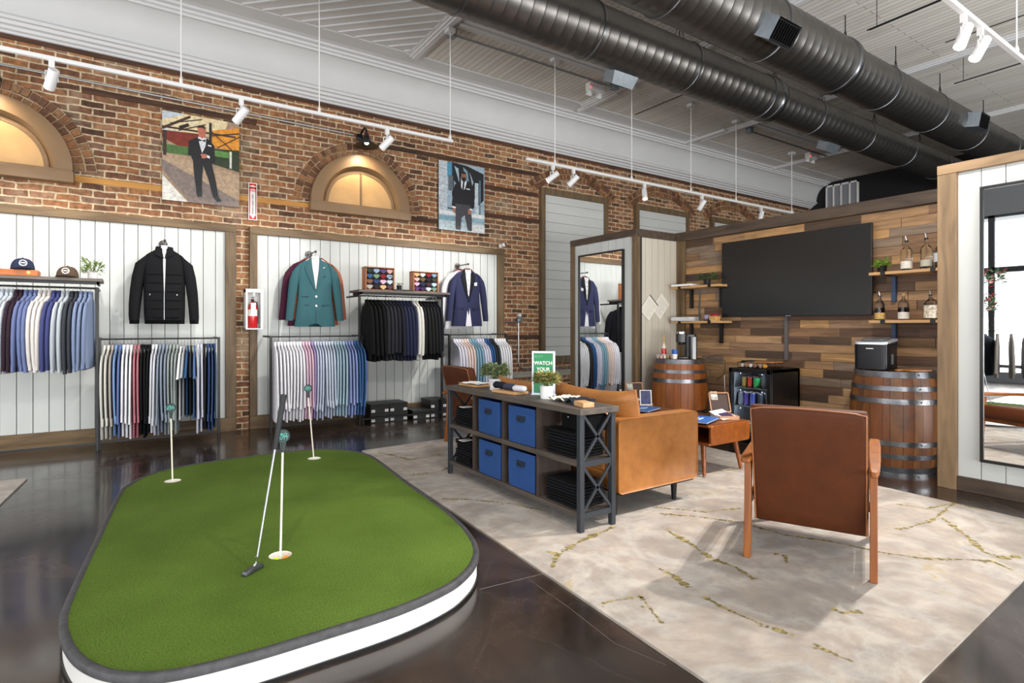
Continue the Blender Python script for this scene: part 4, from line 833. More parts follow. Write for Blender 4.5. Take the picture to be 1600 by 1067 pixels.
def ln(x0, y0, x1, y1, w_): 
    d = Vector((x1-x0, y1-y0)).normalized()*w_/2; return [(x0-d.y, y0+d.x), (x1-d.y, y1+d.x), (x1+d.y, y1-d.x), (x0+d.y, y0-d.x)]
L = [('#a88c72', rect(0, 0, 1, 1)), ('#c7d2da', rect(0, 0, .3, .25)), ('#e6d3a8', [(.0, .1), (.3, 0), (.85, .0), (.75, .22), (0, .2)]), ('#e0942f', [(.62, .14), (1, .05), (1, .33), (.62, .33)]), ('#7c2c1c', [(0, .22), (.45, .2), (.5, .36), (.2, .38), (0, .30)]), ('#4d7038', rect(.0, .37, .35, .47)), ('#28361f', [(.6, .35), (1, .32), (1, .58), (.6, .52)]), ('#5c8b45', rect(.66, .36, .9, .43)),
     ('#b59a7e', [(0, .46), (1, .62), (1, .95), (.0, .55)]), ('#85766f', [(0, .55), (1, .92), (1, 1), (.35, 1), (.0, .66)]), ('#e8e4da', [(0, .72), (.32, 1), (0, 1)]), ('#4a3328', ln(0, .2, .35, .02, .03)), ('#2b2422', ln(.61, .05, .61, .34, .035)), ('#3a2a24', ln(.0, .18, .95, .17, .02)), ('#3a2a24', ln(.62, .2, 1, .12, .015)), ('#3a2a24', ln(.7, .33, 1, .16, .012)), ('#3a2a24', ln(.62, .15, .9, .33, .012)), ('#3a2a24', ln(.03, .22, .03, .5, .04)),
     ('#d8d4c8', ln(.88, .35, .88, .55, .03)), ('#e6d9ba', ln(.3, .07, .5, .12, .02)), ('#3a2a24', ln(.1, .13, .5, .03, .012)), ('#3a2a24', ln(.2, .2, .55, .08, .012)), ('#2a1c18', [(.2, .15), (.32, .1), (.34, .13), (.22, .19)]),
     ('#15161b', [(.33, .30), (.43, .245), (.58, .245), (.66, .31), (.67, .50), (.62, .53), (.64, .60), (.60, .53), (.42, .53), (.37, .50), (.36, .47), (.32, .46)]), ('#17181d', [(.38, .50), (.62, .50), (.68, .72), (.72, .93), (.64, .90), (.585, .72), (.515, .56), (.50, .72), (.495, .88), (.43, .88), (.40, .70)]),
     ('#26282c', [(.42, .87), (.50, .87), (.50, .92), (.44, .93)]), ('#26282c', [(.63, .90), (.72, .90), (.76, .95), (.70, .965)]), ('#d9dade', [(.445, .235), (.555, .235), (.545, .33), (.50, .42), (.47, .33)]), ('#121216', [(.455, .255), (.50, .27), (.545, .255), (.545, .285), (.50, .275), (.455, .285)]),
     ('#c0705a', [(.44, .13), (.47, .105), (.53, .11), (.55, .16), (.545, .22), (.50, .25), (.455, .225)]), ('#2c1c18', [(.43, .135), (.46, .10), (.53, .10), (.55, .14), (.50, .125)]), ('#c07860', [(.48, .43), (.55, .42), (.58, .46), (.50, .48)]), ('#e4e4e6', [(.56, .43), (.60, .44), (.60, .47), (.565, .46)]), ('#e4e4e6', [(.575, .31), (.625, .315), (.62, .33), (.575, .325)])]
poster('photo poster of a person in black tuxedo standing under a pergola', .33, 1.147, 2.765, 3.805, L)
L = [('#9fb4c2', rect(0, 0, 1, 1)), ('#c4ced6', rect(0, 0, .18, .75)), ('#4f8fb0', rect(.18, 0, .3, .22)), ('#20262e', rect(.28, 0, .32, .5)), ('#1c2026', [(.3, 0), (.62, .02), (.98, .1), (.98, .5), (.85, .6), (.6, .25), (.5, .1), (.44, .35), (.3, .25)]), ('#a9bfcc', [(.33, .05), (.42, .08), (.44, .3), (.40, .2)]), ('#7e98aa', [(.52, .04), (.62, .1), (.66, .3), (.55, .2)]), ('#c2d0d8', rect(.78, .25, .86, .72)), ('#6a7f8e', rect(.88, .2, .91, .75)), ('#a4b8c4', [(.66, .1), (.75, .25), (.72, .3)]),
     ('#5e6a72', rect(.2, .2, .30, .42)), ('#dfe4e6', rect(0, .72, 1, .78)), ('#7fa6b8', rect(0, .80, .5, .86)), ('#b6c8ce', rect(0, .86, 1, 1)), ('#8db0c0', rect(.7, .80, 1, .84)), ('#dfe3e4', rect(.68, .88, 1, 1)), ('#3a444c', rect(.18, .67, .35, .69))]
for k in range(6): L.append(('#7c8790', ln(0, .1+.11*k, .18, .13+.11*k, .006)))
L += [('#1b1c22', [(.33, .33), (.46, .25), (.62, .24), (.72, .30), (.77, .40), (.76, .62), (.70, .68), (.66, .64), (.35, .68), (.27, .64), (.30, .45)]), ('#45444a', [(.35, .60), (.68, .60), (.71, .80), (.71, .98), (.62, .98), (.55, .76), (.48, .80), (.46, .98), (.35, .98)]), ('#dfe2e6', [(.47, .25), (.60, .25), (.56, .36), (.51, .40), (.47, .34)]), ('#16171c', ln(.53, .26, .51, .40, .035)),
      ('#94664c', [(.48, .13), (.52, .105), (.57, .12), (.585, .18), (.56, .25), (.50, .25), (.475, .2)]), ('#201512', [(.47, .13), (.52, .10), (.58, .13), (.57, .145), (.49, .145)]), ('#201512', [(.48, .205), (.53, .20), (.58, .2), (.56, .26), (.50, .26)]), ('#a8715a', [(.28, .66), (.34, .66), (.35, .74), (.31, .74)]), ('#a8715a', [(.62, .66), (.70, .67), (.68, .74), (.62, .73)]), ('#e6e8ea', [(.28, .64), (.36, .65), (.35, .675), (.28, .665)]), ('#e6e8ea', [(.66, .645), (.72, .65), (.71, .675), (.66, .67)]), ('#e6e8ea', [(.58, .355), (.66, .355), (.66, .37), (.58, .37)])]
poster('photo poster of a person in dark suit and tie before blue columns', 3.90, 4.71, 2.766, 3.815, L)
o = MB().tube([(-3, 7.775, 3.99), (2.60, 7.775, 3.95)], .011, 8).build('conduit', STEEL); tag(o, 'long steel conduit across the upper brick wall to the black lamp', 'conduit')
o = MB().tube([(5.075, 7.775, 1.363), (5.40, 7.775, 1.363)], .012, 8).tube([(5.385, 7.775, 1.363), (5.385, 7.775, .70), (5.41, 7.775, .62), (5.48, 7.775, .575), (5.6, 7.775, .565), (7.6, 7.775, .56)], .012, 8).build('conduit', STEEL); tag(o, 'grey conduit bending down the brick beside the shuttered opening', 'conduit')
t = thing('outlet_box', 'round grey outlet box with white fixture on brick by tuxedo rack', 'electrical box', (5.385, 7.775, 1.40)); MB().lathe([(.045, 0), (.045, -.045), (.03, -.05)], 16, axis='y').build('box', GALV, t); MB().lathe([(.03, 0), (.032, -.06), (.02, -.075)], 16, (-.01, 0, .075), axis='y').build('sensor', WHITE, t)
t = thing('security_camera', 'small white security camera at the panel corner above the tuxedo', 'camera', (4.985, 7.72, 2.59)); MB().lathe([(.03, 0), (.032, -.02), (.02, -.03)], 16, axis='y').tube([(0, -.03, 0), (.01, -.06, -.01)], .01, 8).build('mount', WHITE, t); MB().ball((.015, -.085, .01), .032).build('camera_body', WHITE, t); MB().ball((.03, -.112, .02), .017).build('lens', BLACKP, t)
def barn(label, x):
    t = thing('barn_light', label, 'wall lamp', (x, 7.775, 3.93)); MB().lathe([(.05, 0), (.05, -.02), (.03, -.03)], 18, axis='y').tube([(0, -.02, 0), (0, -.12, .06), (0, -.22, .07), (0, -.28, .02), (0, -.29, -.05)], .014, 8).build('gooseneck', BLACK, t)
    MB(Matrix.Translation((0, -.29, -.05))).lathe([(.03, 0), (.045, -.05), (.075, -.09), (.155, -.14), (.16, -.15), (.15, -.148), (.07, -.10), (.02, -.06)], 28, caps=False).ball((0, 0, 0), .035).build('shade', BLACK, t)
    MB().ball((0, -.29, -.15), .03).build('bulb', LAMP, t); spot('spot_lamp_or_fill', (x, 7.47, 3.70), (x, 7.72, 2.9), 30, 130, (1, .80, .55), .8, .03)
barn('black gooseneck barn lamp glowing above the full arched window', 2.68); barn('black gooseneck barn lamp above the leftmost arched window', -1.19)
for i, (x, z, rz, nm, l) in enumerate(((5.665, 1.535, 43, 'notice_sheet', 'printed paper notice with dark header pinned askew, the left one'), (5.89, 1.555, 43, 'notice_sheet', 'printed paper notice pinned askew on cream boards, the right one'))):
    t = thing(nm, l, 'notice', (x, 5.170 if i else 5.166, z), rot=(0, R(rz-(0 if i else 2)), 0)); MB().box(-.108, 0, -.14, .108, .002, .14).build('sheet', mat('notice_paper', '#e6e1d6', .7), t)
    b = MB()
    for k in range(9): b.box(-.085, -.0008, .085-.024*k, .085-(.03 if k % 3 == 2 else 0), .0005, .088-.024*k)
    b.build('print_lines', mat('print_grey', '#9a9894', .7), t)
    if not i: MB().box(-.106, -.001, .124, .106, .001, .138).build('header_bar', INK, t)
# ------------------------------------------------ mirrors
def mirror(label, M, w_, h_, loc):
    t = thing('wall_mirror', label, 'mirror', loc); f_ = .022
    MB(M).box(0, 0, 0, f_, .035, h_).box(w_-f_, 0, 0, w_, .035, h_).box(f_, 0, 0, w_-f_, .035, f_).box(f_, 0, h_-f_, w_-f_, .035, h_).build('mirror_frame', BLACKP, t, .002)
    MB(M).box(f_, .012, f_, w_-f_, .03, h_-f_).build('mirror_glass', MIRROR, t); return t
RM = Matrix.Rotation(R(-90), 4, 'Z')
mirror('tall black-framed mirror on the closet panel reflecting shirts and tuxedo', RM, .895, 1.92, (5.39, 6.271, .39))
mirror('tall black-framed mirror on the white board wall at the right edge', RM, .62, 2.10, (5.39, 1.597, .25))
# clothes rail behind the camera side, seen in the right mirror
t = thing('garment_rack', 'clothes rail seen only in the right-hand mirror near the storefront', 'clothes rack', (-1.9, 3.6, .0128)); MB().tube([(0, -1.1, 1.2002), (0, 1.1, 1.2002)], .0098, 12).build('hanging_rail', BLACK, t)
for s in (-1.1, 1.1): MB().box(-.015, s-.015, 0, .015, s+.015, 1.22).box(-.25, s-.015, 0, .25, s+.015, .03).build('post', BLACK, t)
for i, (c, n) in enumerate([('#c9b878', 'pale yellow'), ('#c9b878', 'straw yellow'), ('#1c2030', 'dark navy'), ('#8d867e', 'stone grey'), ('#8d867e', 'warm grey'), ('#3d4657', 'slate blue'), ('#2b3140', 'ink blue'), ('#50596a', 'storm grey'), ('#6f7683', 'mid grey'), ('#343a48', 'dark slate')]):
    hang('suit', c, '%s jacket reflected in the right mirror, %s along the rail' % (n, ORD[i]), -1.9, 2.75+i*.19, 1.21, 90+rnd.uniform(-25, 25), 'jackets reflected in the right mirror', v=i % 4)
t = thing('leaf_garland', 'red and green garland hanging in the storefront, reflected at right', 'garland', (-5.6, 4.6, 2.3)); b = MB(); leafy(b, (0, 0, 0), 120, .18, .3, .14, 8); leafy(b, (0, .1, -.6), 120, .12, .35, .12, 9); b.build('foliage', [mat('garland_green', '#3c6b3a', .6), mat('garland_red', '#b01c22', .5)], t)
# ================================================================= RUGS
VE = [[(1.954, 2.555), (1.985, 2.48), (2.206, 2.556), (2.494, 2.615), (2.575, 2.642)], [(1.985, 2.48), (1.843, 2.355)], [(1.789, 1.93), (1.891, 1.92), (2.014, 1.882), (1.937, 1.746), (1.889, 1.642)], [(2.311, 2.039), (2.313, 1.936), (2.265, 1.799)], [(2.241, 1.706), (2.234, 1.532), (2.238, 1.382), (2.267, 1.274)], [(2.274, 1.212), (2.268, 1.11), (2.283, 1.036)], [(2.793, 2.413), (2.729, 2.144), (2.644, 1.951), (2.659, 1.823), (2.618, 1.669)], [(2.994, 2.643), (3.157, 2.455), (3.295, 2.213), (3.321, 1.926), (3.442, 1.721), (3.506, 1.474), (3.603, 1.324), (3.88, 1.096), (3.809, 0.985)], [(4.562, 1.834), (4.619, 1.658), (4.93, 1.606), (4.90, 1.399)], [(4.505, 1.544), (4.223, 1.316), (4.0, 1.172), (3.963, 1.091), (4.104, 1.026)], [(1.918, 3.766), (2.106, 3.62), (2.281, 3.375), (2.386, 3.135)], [(3.062, 2.761), (3.269, 2.489), (3.56, 2.391)], [(2.1, 5.545), (2.233, 5.055), (2.586, 5.078)], [(1.995, 4.515), (2.29, 4.496), (2.469, 4.654)], [(3.001, 1.815), (3.012, 1.765), (2.915, 1.698)], [(2.628, 1.314), (2.629, 1.265), (2.717, 1.22)], [(4.143, 3.324), (4.215, 3.142), (4.61, 3.064)], [(4.93, 1.606), (4.291, 1.54), (3.99, 1.604)]]
GOLD = mat('gold_vein_yarn', '#75683f', .9, var=.45, vs=45); GOLD2 = mat('pale_gold_vein_yarn', '#9a8a58', .8, var=.3, vs=50)
def rug(name, label, quad, veins, z=.012):
    b = MB(); b.prism(quad, .0, z, 'xy'); r_ = random.Random(5)
    for vi, pl in enumerate(veins):
        P = [Vector(p) for p in pl]; dense = []
        for a, c in zip(P, P[1:]):
            n = max(2, int((c-a).length/.012))
            for k in range(n): dense.append(a+(c-a)*k/n)
        jx = 0; jit = 0; Lr = None; on = True
        for k, p in enumerate(dense):
            d = dense[min(k+1, len(dense)-1)]-dense[max(k-1, 0)]
            if d.length < 1e-6: continue
            d.normalize(); nn = Vector((-d.y, d.x)); jx += r_.uniform(-.004, .004); jx *= .93; wd = r_.uniform(.003, .018)*(1.2 if vi % 3 == 0 else .8)*(.4+abs(math.sin(k*.13+vi)))
            q = p+nn*jx; cur = [(q.x+nn.x*wd, q.y+nn.y*wd, z+.0008), (q.x-nn.x*wd, q.y-nn.y*wd, z+.0008)]
            if Lr is not None and r_.random() > .07: b.loft([Lr, cur], m=1+(r_.random() < .35), caps=False, closed=False)
            Lr = cur
            if r_.random() < .10:
                c0 = q+nn*r_.uniform(-.03, .03); s_ = r_.uniform(.003, .010); b.add([(c0.x+s_*math.cos(t_)*r_.uniform(.6, 1.5), c0.y+s_*math.sin(t_)*r_.uniform(.6, 1.5), z+.0009) for t_ in (0, 1.2, 2.4, 3.7, 5)], [(0, 1, 2, 3, 4)], 1)
    return tag(b.build(name, [RUG, GOLD, GOLD2]), label, 'rug')
rug('area_rug', 'large beige marbled rug with gold veins under sofa, console and armchair', [(1.69, .84), (4.9, .98), (5.22, 5.95), (1.99, 5.70)], VE)
rug('area_rug', 'corner of a beige marbled rug on dark floor at the left edge', [(-3.2, 3.6), (-.90, 3.6), (-.70, 6.24), (-3.0, 6.4)], [])
# ================================================================= PUTTING GREEN
def rounded(P, rads, seg=12):
    out = []; n = len(P)
    for i in range(n):
        p = Vector(P[i]); a = (Vector(P[i-1])-p).normalized(); c = (Vector(P[(i+1) % n])-p).normalized(); r = rads[i]
        th = math.acos(a.dot(c)); d = r/math.tan(th/2); bis = (a+c).normalized(); ctr = p+bis*(r/math.sin(th/2)); s0 = p+a*d-ctr; s1 = p+c*d-ctr
        a0 = math.atan2(s0.y, s0.x); a1 = math.atan2(s1.y, s1.x); da = (a1-a0+math.pi) % (2*math.pi)-math.pi
        for k in range(seg+1): t_ = a0+da*k/seg; out.append((ctr.x+r*math.cos(t_), ctr.y+r*math.sin(t_)))
    return out
GC = [(-.255, 2.20), (1.665, 2.10), (1.81, 5.42), (.0, 5.82)]; GR = [.40, .66, .42, .5]
def inset(poly, d):
    out = []; n = len(poly)
    for i in range(n):
        a = Vector(poly[i-1]); p = Vector(poly[i]); c = Vector(poly[(i+1) % n]); n1 = (p-a); n2 = (c-p)
        n1 = n1.normalized() if n1.length > 1e-7 else n2.normalized(); n2 = n2.normalized() if n2.length > 1e-7 else n1
        m_ = (n1+n2).normalized(); out.append((p.x-m_.y*d, p.y+m_.x*d))
    return out
ZT = .125
GP = [(1.814, 4.947), (1.769, 4.317), (1.72, 3.836), (1.683, 3.304), (1.638, 2.968), (1.583, 2.729), (1.515, 2.551), (1.429, 2.426), (1.318, 2.325), (1.173, 2.245), (0.919, 2.185), (0.6, 2.172), (0.333, 2.172), (0.106, 2.206), (-0.044, 2.305), (-0.143, 2.46), (-0.200, 2.65), (-0.225, 2.84), (-0.220, 3.05), (-0.174, 3.581), (-0.064, 4.764), (-0.009, 5.015), (0.103, 5.252), (0.327, 5.430), (0.694, 5.52), (1.23, 5.535), (1.508, 5.479), (1.716, 5.271)][::-1]
O = []
for i in range(len(GP)):
    p0, p1, p2, p3 = [Vector(GP[(i+k) % len(GP)]) for k in (-1, 0, 1, 2)]
    for k in range(5):
        u = k/5; q = .5*((2*p1)+(p2-p0)*u+(2*p0-5*p1+4*p2-p3)*u*u+(3*p1-p0-3*p2+p3)*u**3); O.append((q.x, q.y))
t = thing('putting_green', 'raised green artificial putting green with white side and black rubber rim', 'putting green', (.78, 3.9, 0)); M = Matrix.Translation((-.78, -3.9, 0))
MB(M).loft([[(p[0], p[1], z_) for p in inset(O, .012)] for z_ in (.012, .06, ZT-.02)], caps=False).build('side_fascia', mat('white_fascia', '#dcdbd8', .5, var=.05, vs=6, bmp=.15, bs=8), t, ang=30)
MB(M).prism(inset(O, .004), .0, .014, 'xy').build('base_strip', BLACKP, t, ang=30)
rim = MB(M); I0, I1, I2 = O, inset(O, .006), inset(O, .034)
rim.loft([[(p[0], p[1], ZT-.026) for p in I0], [(p[0], p[1], ZT-.004) for p in I0], [(p[0], p[1], ZT+.004) for p in I1], [(p[0], p[1], ZT+.006) for p in inset(O, .022)], [(p[0], p[1], ZT-.004) for p in I2], [(p[0], p[1], ZT-.03) for p in I2]], caps=False)
rim.build('rubber_rim', mat('worn_black_rubber', '#3b3b3e', .6, var=.3, vs=30, bmp=.2), t, ang=60)
CUPS = [(.279, 4.968), (1.36, 5.123), (.640, 3.045)]
import bmesh
bm = bmesh.new(); out = [bm.verts.new((p[0]-.78, p[1]-3.9, ZT)) for p in inset(O, .030)]; ed = []
for i in range(len(out)):
    if (out[i].co-out[i-1].co).length > 1e-5: ed.append(bm.edges.new((out[i-1], out[i])))
for c in CUPS:
    ci = [bm.verts.new((c[0]-.78+.056*math.cos(2*math.pi*k/28), c[1]-3.9+.056*math.sin(2*math.pi*k/28), ZT)) for k in range(28)]; ed += [bm.edges.new((ci[k-1], ci[k])) for k in range(28)]
bmesh.ops.triangle_fill(bm, edges=ed, use_beauty=True)
for f_ in bm.faces:
    if f_.normal.z < 0: f_.normal_flip()
me = bpy.data.meshes.new('turf'); bm.to_mesh(me); bm.free(); me.materials.append(TURF); o = bpy.data.objects.new('turf', me); COL.objects.link(o); o.parent = t
CUPM = mat('white_cup', '#eceae2', .4)
for c in CUPS: MB(M).lathe([(.055, ZT-.0005), (.0555, ZT-.012), (.054, ZT-.05), (.001, ZT-.05)], 28, (c[0], c[1], 0), caps=False).build('hole_cup', CUPM, t)
POLE = mat('ivory_fibreglass', '#dfdccb', .4); SGN = mat('dark_sign_plastic', '#1b2b2e', .5); SGNT = mat('teal_sign_print', '#4fb3a5', .5)
def flag(label, c, tilt, h_, sz, rz):
    t = thing('putting_flag', label, 'golf flag', (c[0], c[1], ZT-.05)); top = Vector((tilt[0], tilt[1], h_))
    MB().tube([(0, 0, .002), top], .0055, 8).build('pole', POLE, t)
    Q = Matrix.Translation(top) @ Matrix.Rotation(R(rz), 4, 'Z'); s_ = sz
    b = MB(Q); b.lathe([(s_*.9, .007), (s_, .004), (s_, -.004), (s_*.9, -.007)], 28, (0, 0, s_*1.45), axis='y').prism([(-.010, -.02), (.010, -.02), (s_*.45, s_*.65), (-s_*.45, s_*.65)], -.006, .006, 'xz').tube([(0, 0, -.03), (0, 0, .02)], .0095, 10)
    b.build('sign_disc', SGN, t)
    MB(Q).lathe([(s_*.84, -.0075), (s_*.84, -.0070), (s_*.80, -.0070), (s_*.80, -.0075)], 28, (0, 0, s_*1.45), axis='y', caps=False).build('sign_ring', SGNT, t)
    g = Vector((0, -.009, s_*1.45)); p = Q @ g; text('PRO\nPUTT', s_*.62, SGNT, t, p, (R(90), 0, R(rz)), 'sign_text', .001, spacing=.75); return t
flag('putting flag on the left hole, its dark disc against the sage shirts', CUPS[0], (-.012, 0, 0), .55, .034, -5)
flag('putting flag on the far right hole, teal lettered disc against pink shirts', CUPS[1], (-.055, -.01, 0), .62, .034, -12)
flag('putting flag in the near hole with balls, teal lettered disc behind the putter', CUPS[2], (.012, .0, 0), .60, .035, -10)
for (dx, dy, c, l) in ((-.024, -.012, '#c9e000', 'yellow golf ball lying in the near hole'), (.026, -.008, '#f08a2a', 'orange golf ball lying in the near hole')):
    tag(MB().ball((0, 0, 0), .0214, 20, 14).build('golf_ball', mat('ball_'+c[1:], c, .35), loc=(CUPS[2][0]+dx, CUPS[2][1]+dy, ZT-.0275)), l, 'golf ball')
t = thing('golf_putter', 'silver putter with black grip leaning on the near flag', 'golf club', (.487, 2.905, ZT)); tp = Vector((.652-.487, 3.02-2.905, .815)); bt = Vector((.018, .01, .035))
MB().tube([bt, bt+(tp-bt)*.70], [.0045, .0060], 10).build('shaft', mat('brushed_shaft', '#8e9196', .35, .9), t)
MB().tube([bt+(tp-bt)*.66, bt+(tp-bt)*.70, tp], [.0105, .012, .0155], 10).build('grip', mat('black_grip', '#1e2024', .7, bmp=.3, bs=200), t)
b = MB(Matrix.Rotation(R(38), 4, 'Z')); b.loft([[(x, -.014, .002), (x, .016, .002), (x, .018, .006), (x, .010, h_), (x, -.010, h_), (x, -.015, .008)] for x, h_ in ((-.055, .014), (-.05, .022), (-.02, .024), (.0, .028), (.03, .022), (.055, .022), (.06, .014))])
b.build('club_head', mat('dark_putter_metal', '#5d6064', .35, .85), t, .002); MB().tube([bt+Vector((0, 0, .03)), bt, (.004, .004, .02)], [.0075, .007, .006], 8).build('hosel', CHROME, t)
# ================================================================= CONSOLE WITH BINS
CX0, CX1, CY0, CY1 = 2.30, 2.60, 2.655, 4.40
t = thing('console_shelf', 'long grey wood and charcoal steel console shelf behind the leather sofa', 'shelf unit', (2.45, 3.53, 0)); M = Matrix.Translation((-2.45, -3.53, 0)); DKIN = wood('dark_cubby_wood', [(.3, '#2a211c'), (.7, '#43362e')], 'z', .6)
MB(M).box(CX0-.01, CY0-.015, .738, CX1+.015, CY1+.015, .775).build('top', GREYW, t, .002)
for x in (CX0, CX1-.035):
    for y in (CY0, CY1-.035): MB(M).box(x, y, .0128, x+.035, y+.035, .738).build('leg', CARB, t, .002)
MB(M).box(CX0+.002, CY0+.035, .415, CX1-.002, CY1-.035, .447).build('shelf', GREYW, t, .001); MB(M).box(CX0+.002, CY0+.035, .098, CX1-.002, CY1-.035, .128).build('shelf', GREYW, t, .001)
for y in (3.97, 3.535, 3.105):
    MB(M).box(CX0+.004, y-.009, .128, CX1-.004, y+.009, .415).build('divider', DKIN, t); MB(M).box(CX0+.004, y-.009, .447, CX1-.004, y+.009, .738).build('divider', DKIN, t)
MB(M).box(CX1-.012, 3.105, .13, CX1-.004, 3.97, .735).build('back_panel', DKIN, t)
for y in (CY0+.012, CY1-.024):
    for (z0, z1) in ((.128, .415), (.447, .738)):
        MB(M).bar((CX0+.03, y, z0), (CX1-.03, y, z1), .011, .018).bar((CX0+.03, y, z1), (CX1-.03, y, z0), .011, .018).build('cross_brace', CARB, t)
    for z in (.43, .11): MB(M).box(CX0+.035, y-.008, z-.018, CX1-.035, y+.010, z+.018).build('end_rail', CARB, t)
BINM = mat('blue_bin_fabric', '#14407a', .8, var=.08, vs=10, bmp=.2, bs=12); BIND = mat('dark_bin_handle', '#0d1b33', .8)
for (y, z, l) in ((3.745, .449, 'blue fabric bin in the upper left cubby of the console'), (3.31, .449, 'blue fabric bin in the upper right cubby of the console'), (3.735, .130, 'blue fabric bin in the lower left cubby of the console'), (3.31, .130, 'blue fabric bin in the lower right cubby of the console')):
    t = thing('storage_bin', l, 'storage bin', (2.44, y, z), rnd.uniform(-2, 2), 'blue fabric bins in the console'); b = MB(); w_ = .155; h_ = .262
    b.loft([[(-.125, -w_, 0), (.125, -w_, 0), (.125, w_, 0), (-.125, w_, 0)], [(-.128, -w_*1.02, h_*.5), (.128, -w_*1.02, h_*.5), (.128, w_*1.02, h_*.5), (-.128, w_*1.02, h_*.5)], [(-.127, -w_*1.01, h_), (.127, -w_*1.01, h_), (.127, w_*1.01, h_), (-.127, w_*1.01, h_)], [(-.120, -w_*.97, h_), (.120, -w_*.97, h_), (.120, w_*.97, h_), (-.120, w_*.97, h_)], [(-.118, -w_*.95, .02), (.118, -w_*.95, .02), (.118, w_*.95, .02), (-.118, w_*.95, .02)]])
    b.build('bin_body', BINM, t, .004); MB().tube([(-.131, -.045, .178), (-.142, -.03, .168), (-.145, 0, .165), (-.142, .03, .168), (-.131, .045, .178)], .006, 8).box(-.133, -.05, .17, -.127, .05, .20).build('handle', BIND, t)
# folded jeans
JN = [fabric('#090a10', 'j'), fabric('#06070a', 'j'), fabric('#0b0e18', 'j')]
def folded(label, x, y, z, rz, m, w_=.26, d_=.30, th=.038, group=None, tagm=False, mk='folded_jeans', cat='jeans'):
    t = thing(mk, label, cat, (x, y, z), rz, group); b = MB(); pr = []
    for k in range(2):
        z0 = k*th/2; pr.append((z0, z0+th/2-.002))
    for z0, z1 in pr: b.rbox(-d_/2, z0, -w_/2, d_/2, z1, w_/2, .008, axis='z') if False else b.loft([[(s*d_/2*.985, -w_/2, z0+.003), (s*d_/2*1.0, -w_/2, (z0+z1)/2), (s*d_/2*.985, -w_/2, z1), (s*d_/2*.985, w_/2, z1), (s*d_/2*1.0, w_/2, (z0+z1)/2), (s*d_/2*.985, w_/2, z0+.003)] for s in (-1, -.98, -.5, 0, .5, .98, 1)])
    b.build('folded_cloth', m, t, .006)
    if tagm: MB().box(-d_/2-.02, -.03, th, -d_/2+.08, .045, th+.004).box(-d_/2-.018, -.01, th+.004, -d_/2+.06, .01, th+.005, 1).build('paper_tag', [WPAPER, INK], t)
    return t
for nm, cy, zb, n, gy, tg in (('upper left cubby', 4.17, .448, 4, .27, True), ('lower left cubby', 4.17, .129, 5, .27, True), ('upper right open cubby', 2.89, .448, 4, .29, False), ('lower right open cubby', 2.89, .129, 4, .29, False)):
    for k in range(n):
        folded('dark folded jeans in the console %s, %s from the bottom' % (nm, ORD[k]), 2.45+rnd.uniform(-.01, .01), cy+rnd.uniform(-.01, .01), zb+k*.040, rnd.uniform(-3, 3), JN[k % 3], gy, .25, .039, 'folded dark jeans in the console', tg and k == n-1)
t = thing('hang_tag_trousers', 'dark trousers with silver button standing in the upper right cubby', 'trousers', (2.50, 2.80, .612)); MB().rbox(-.09, -.10, 0, .07, .17, .11, .02, axis='x').build('cloth', JN[1], t); MB().ball((-.092, .10, .075), .006).build('button', CHROME, t)
# ---- things on the console
OAK = wood('pale_oak_tray', [(.3, '#a97e52'), (.7, '#c8a275')], 'y', .5); PM = mat('ribbed_white_pot', '#dcdddc', .5)
def tray(label, x, y, rz, w_=.16, l_=.26):
    t = thing('wooden_tray', label, 'tray', (x, y, .776), rz); MB().box(-w_/2, -l_/2, 0, w_/2, l_/2, .02).build('tray_board', OAK, t, .003); return t
tray('pale wooden tray at the far end of the console holding papers', 2.47, 4.22, 6); tray('pale wooden tray between the two pots holding socks', 2.42, 3.61, 4, .14, .28)
t = tray('small pale wooden block tray at the near end of the console', 2.40, 2.735, -14, .08, .13)
for c in t.children: c.scale = (1, 1, 1.6)
def sheetm(name, label, cat, loc, rz, w_, l_, m, wave=.012, lines=None, grp=None):
    t = thing(name, label, cat, loc, rz, grp); b = MB(); top = [[(w_*(i/8-.5), l_*(j/10-.5), .004+wave*abs(math.sin(i*.9+j*.5))) for i in range(9)] for j in range(11)]; bot = [[(p[0], p[1], p[2]-.003) for p in r] for r in top]
    b.loft(top, caps=False, closed=False); b.loft(bot, caps=False, closed=False); b.loft([top[0], bot[0]], caps=False, closed=False); b.loft([top[-1], bot[-1]], caps=False, closed=False); b.build('sheet', m, t, ang=80)
    return t
sheetm('pamphlet', 'pale papers lying on the far wooden tray of the console', 'paper', (2.46, 4.20, .798), 14, .17, .24, WPAPER, .006)
sheetm('newspaper', 'open newspaper draped beside the near pot on the console', 'newspaper', (2.50, 3.05, .778), 14, .20, .13, mat('newsprint', '#cfccc0', .8, var=.12, vs=60), .022)
sheetm('folded_shirt', 'dark navy folded garment lying by the near end of the console', 'garment', (2.47, 2.87, .778), -12, .17, .16, fabric('#252a38'), .03)
for i, (dx, dy, c, r_, l) in enumerate(((0.0, .14, '#181c28', .028, 'rolled black sock on the middle tray, farthest of three'), (.0, .0, '#33384a', .026, 'rolled slate sock on the middle tray, between black and white ones'), (-.0, -.13, '#c9ccd8', .024, 'rolled white sock on the middle tray, nearest of three'))):
    o = MB().loft([[(r_*k*math.cos(a)*1.25, -.060+.12*s_, r_*k*math.sin(a)) for a in [2*math.pi*q/14 for q in range(14)]] for s_, k in ((0, .5), (.06, .85), (.3, 1), (.6, .92), (.85, 1), (1, .6))]).build('rolled_sock', fabric(c, 's'), loc=(2.42+dx, 3.61+dy, .798+r_), rot=(0, 0, R(12))); tag(o, l, 'sock', 'rolled socks on the middle tray')
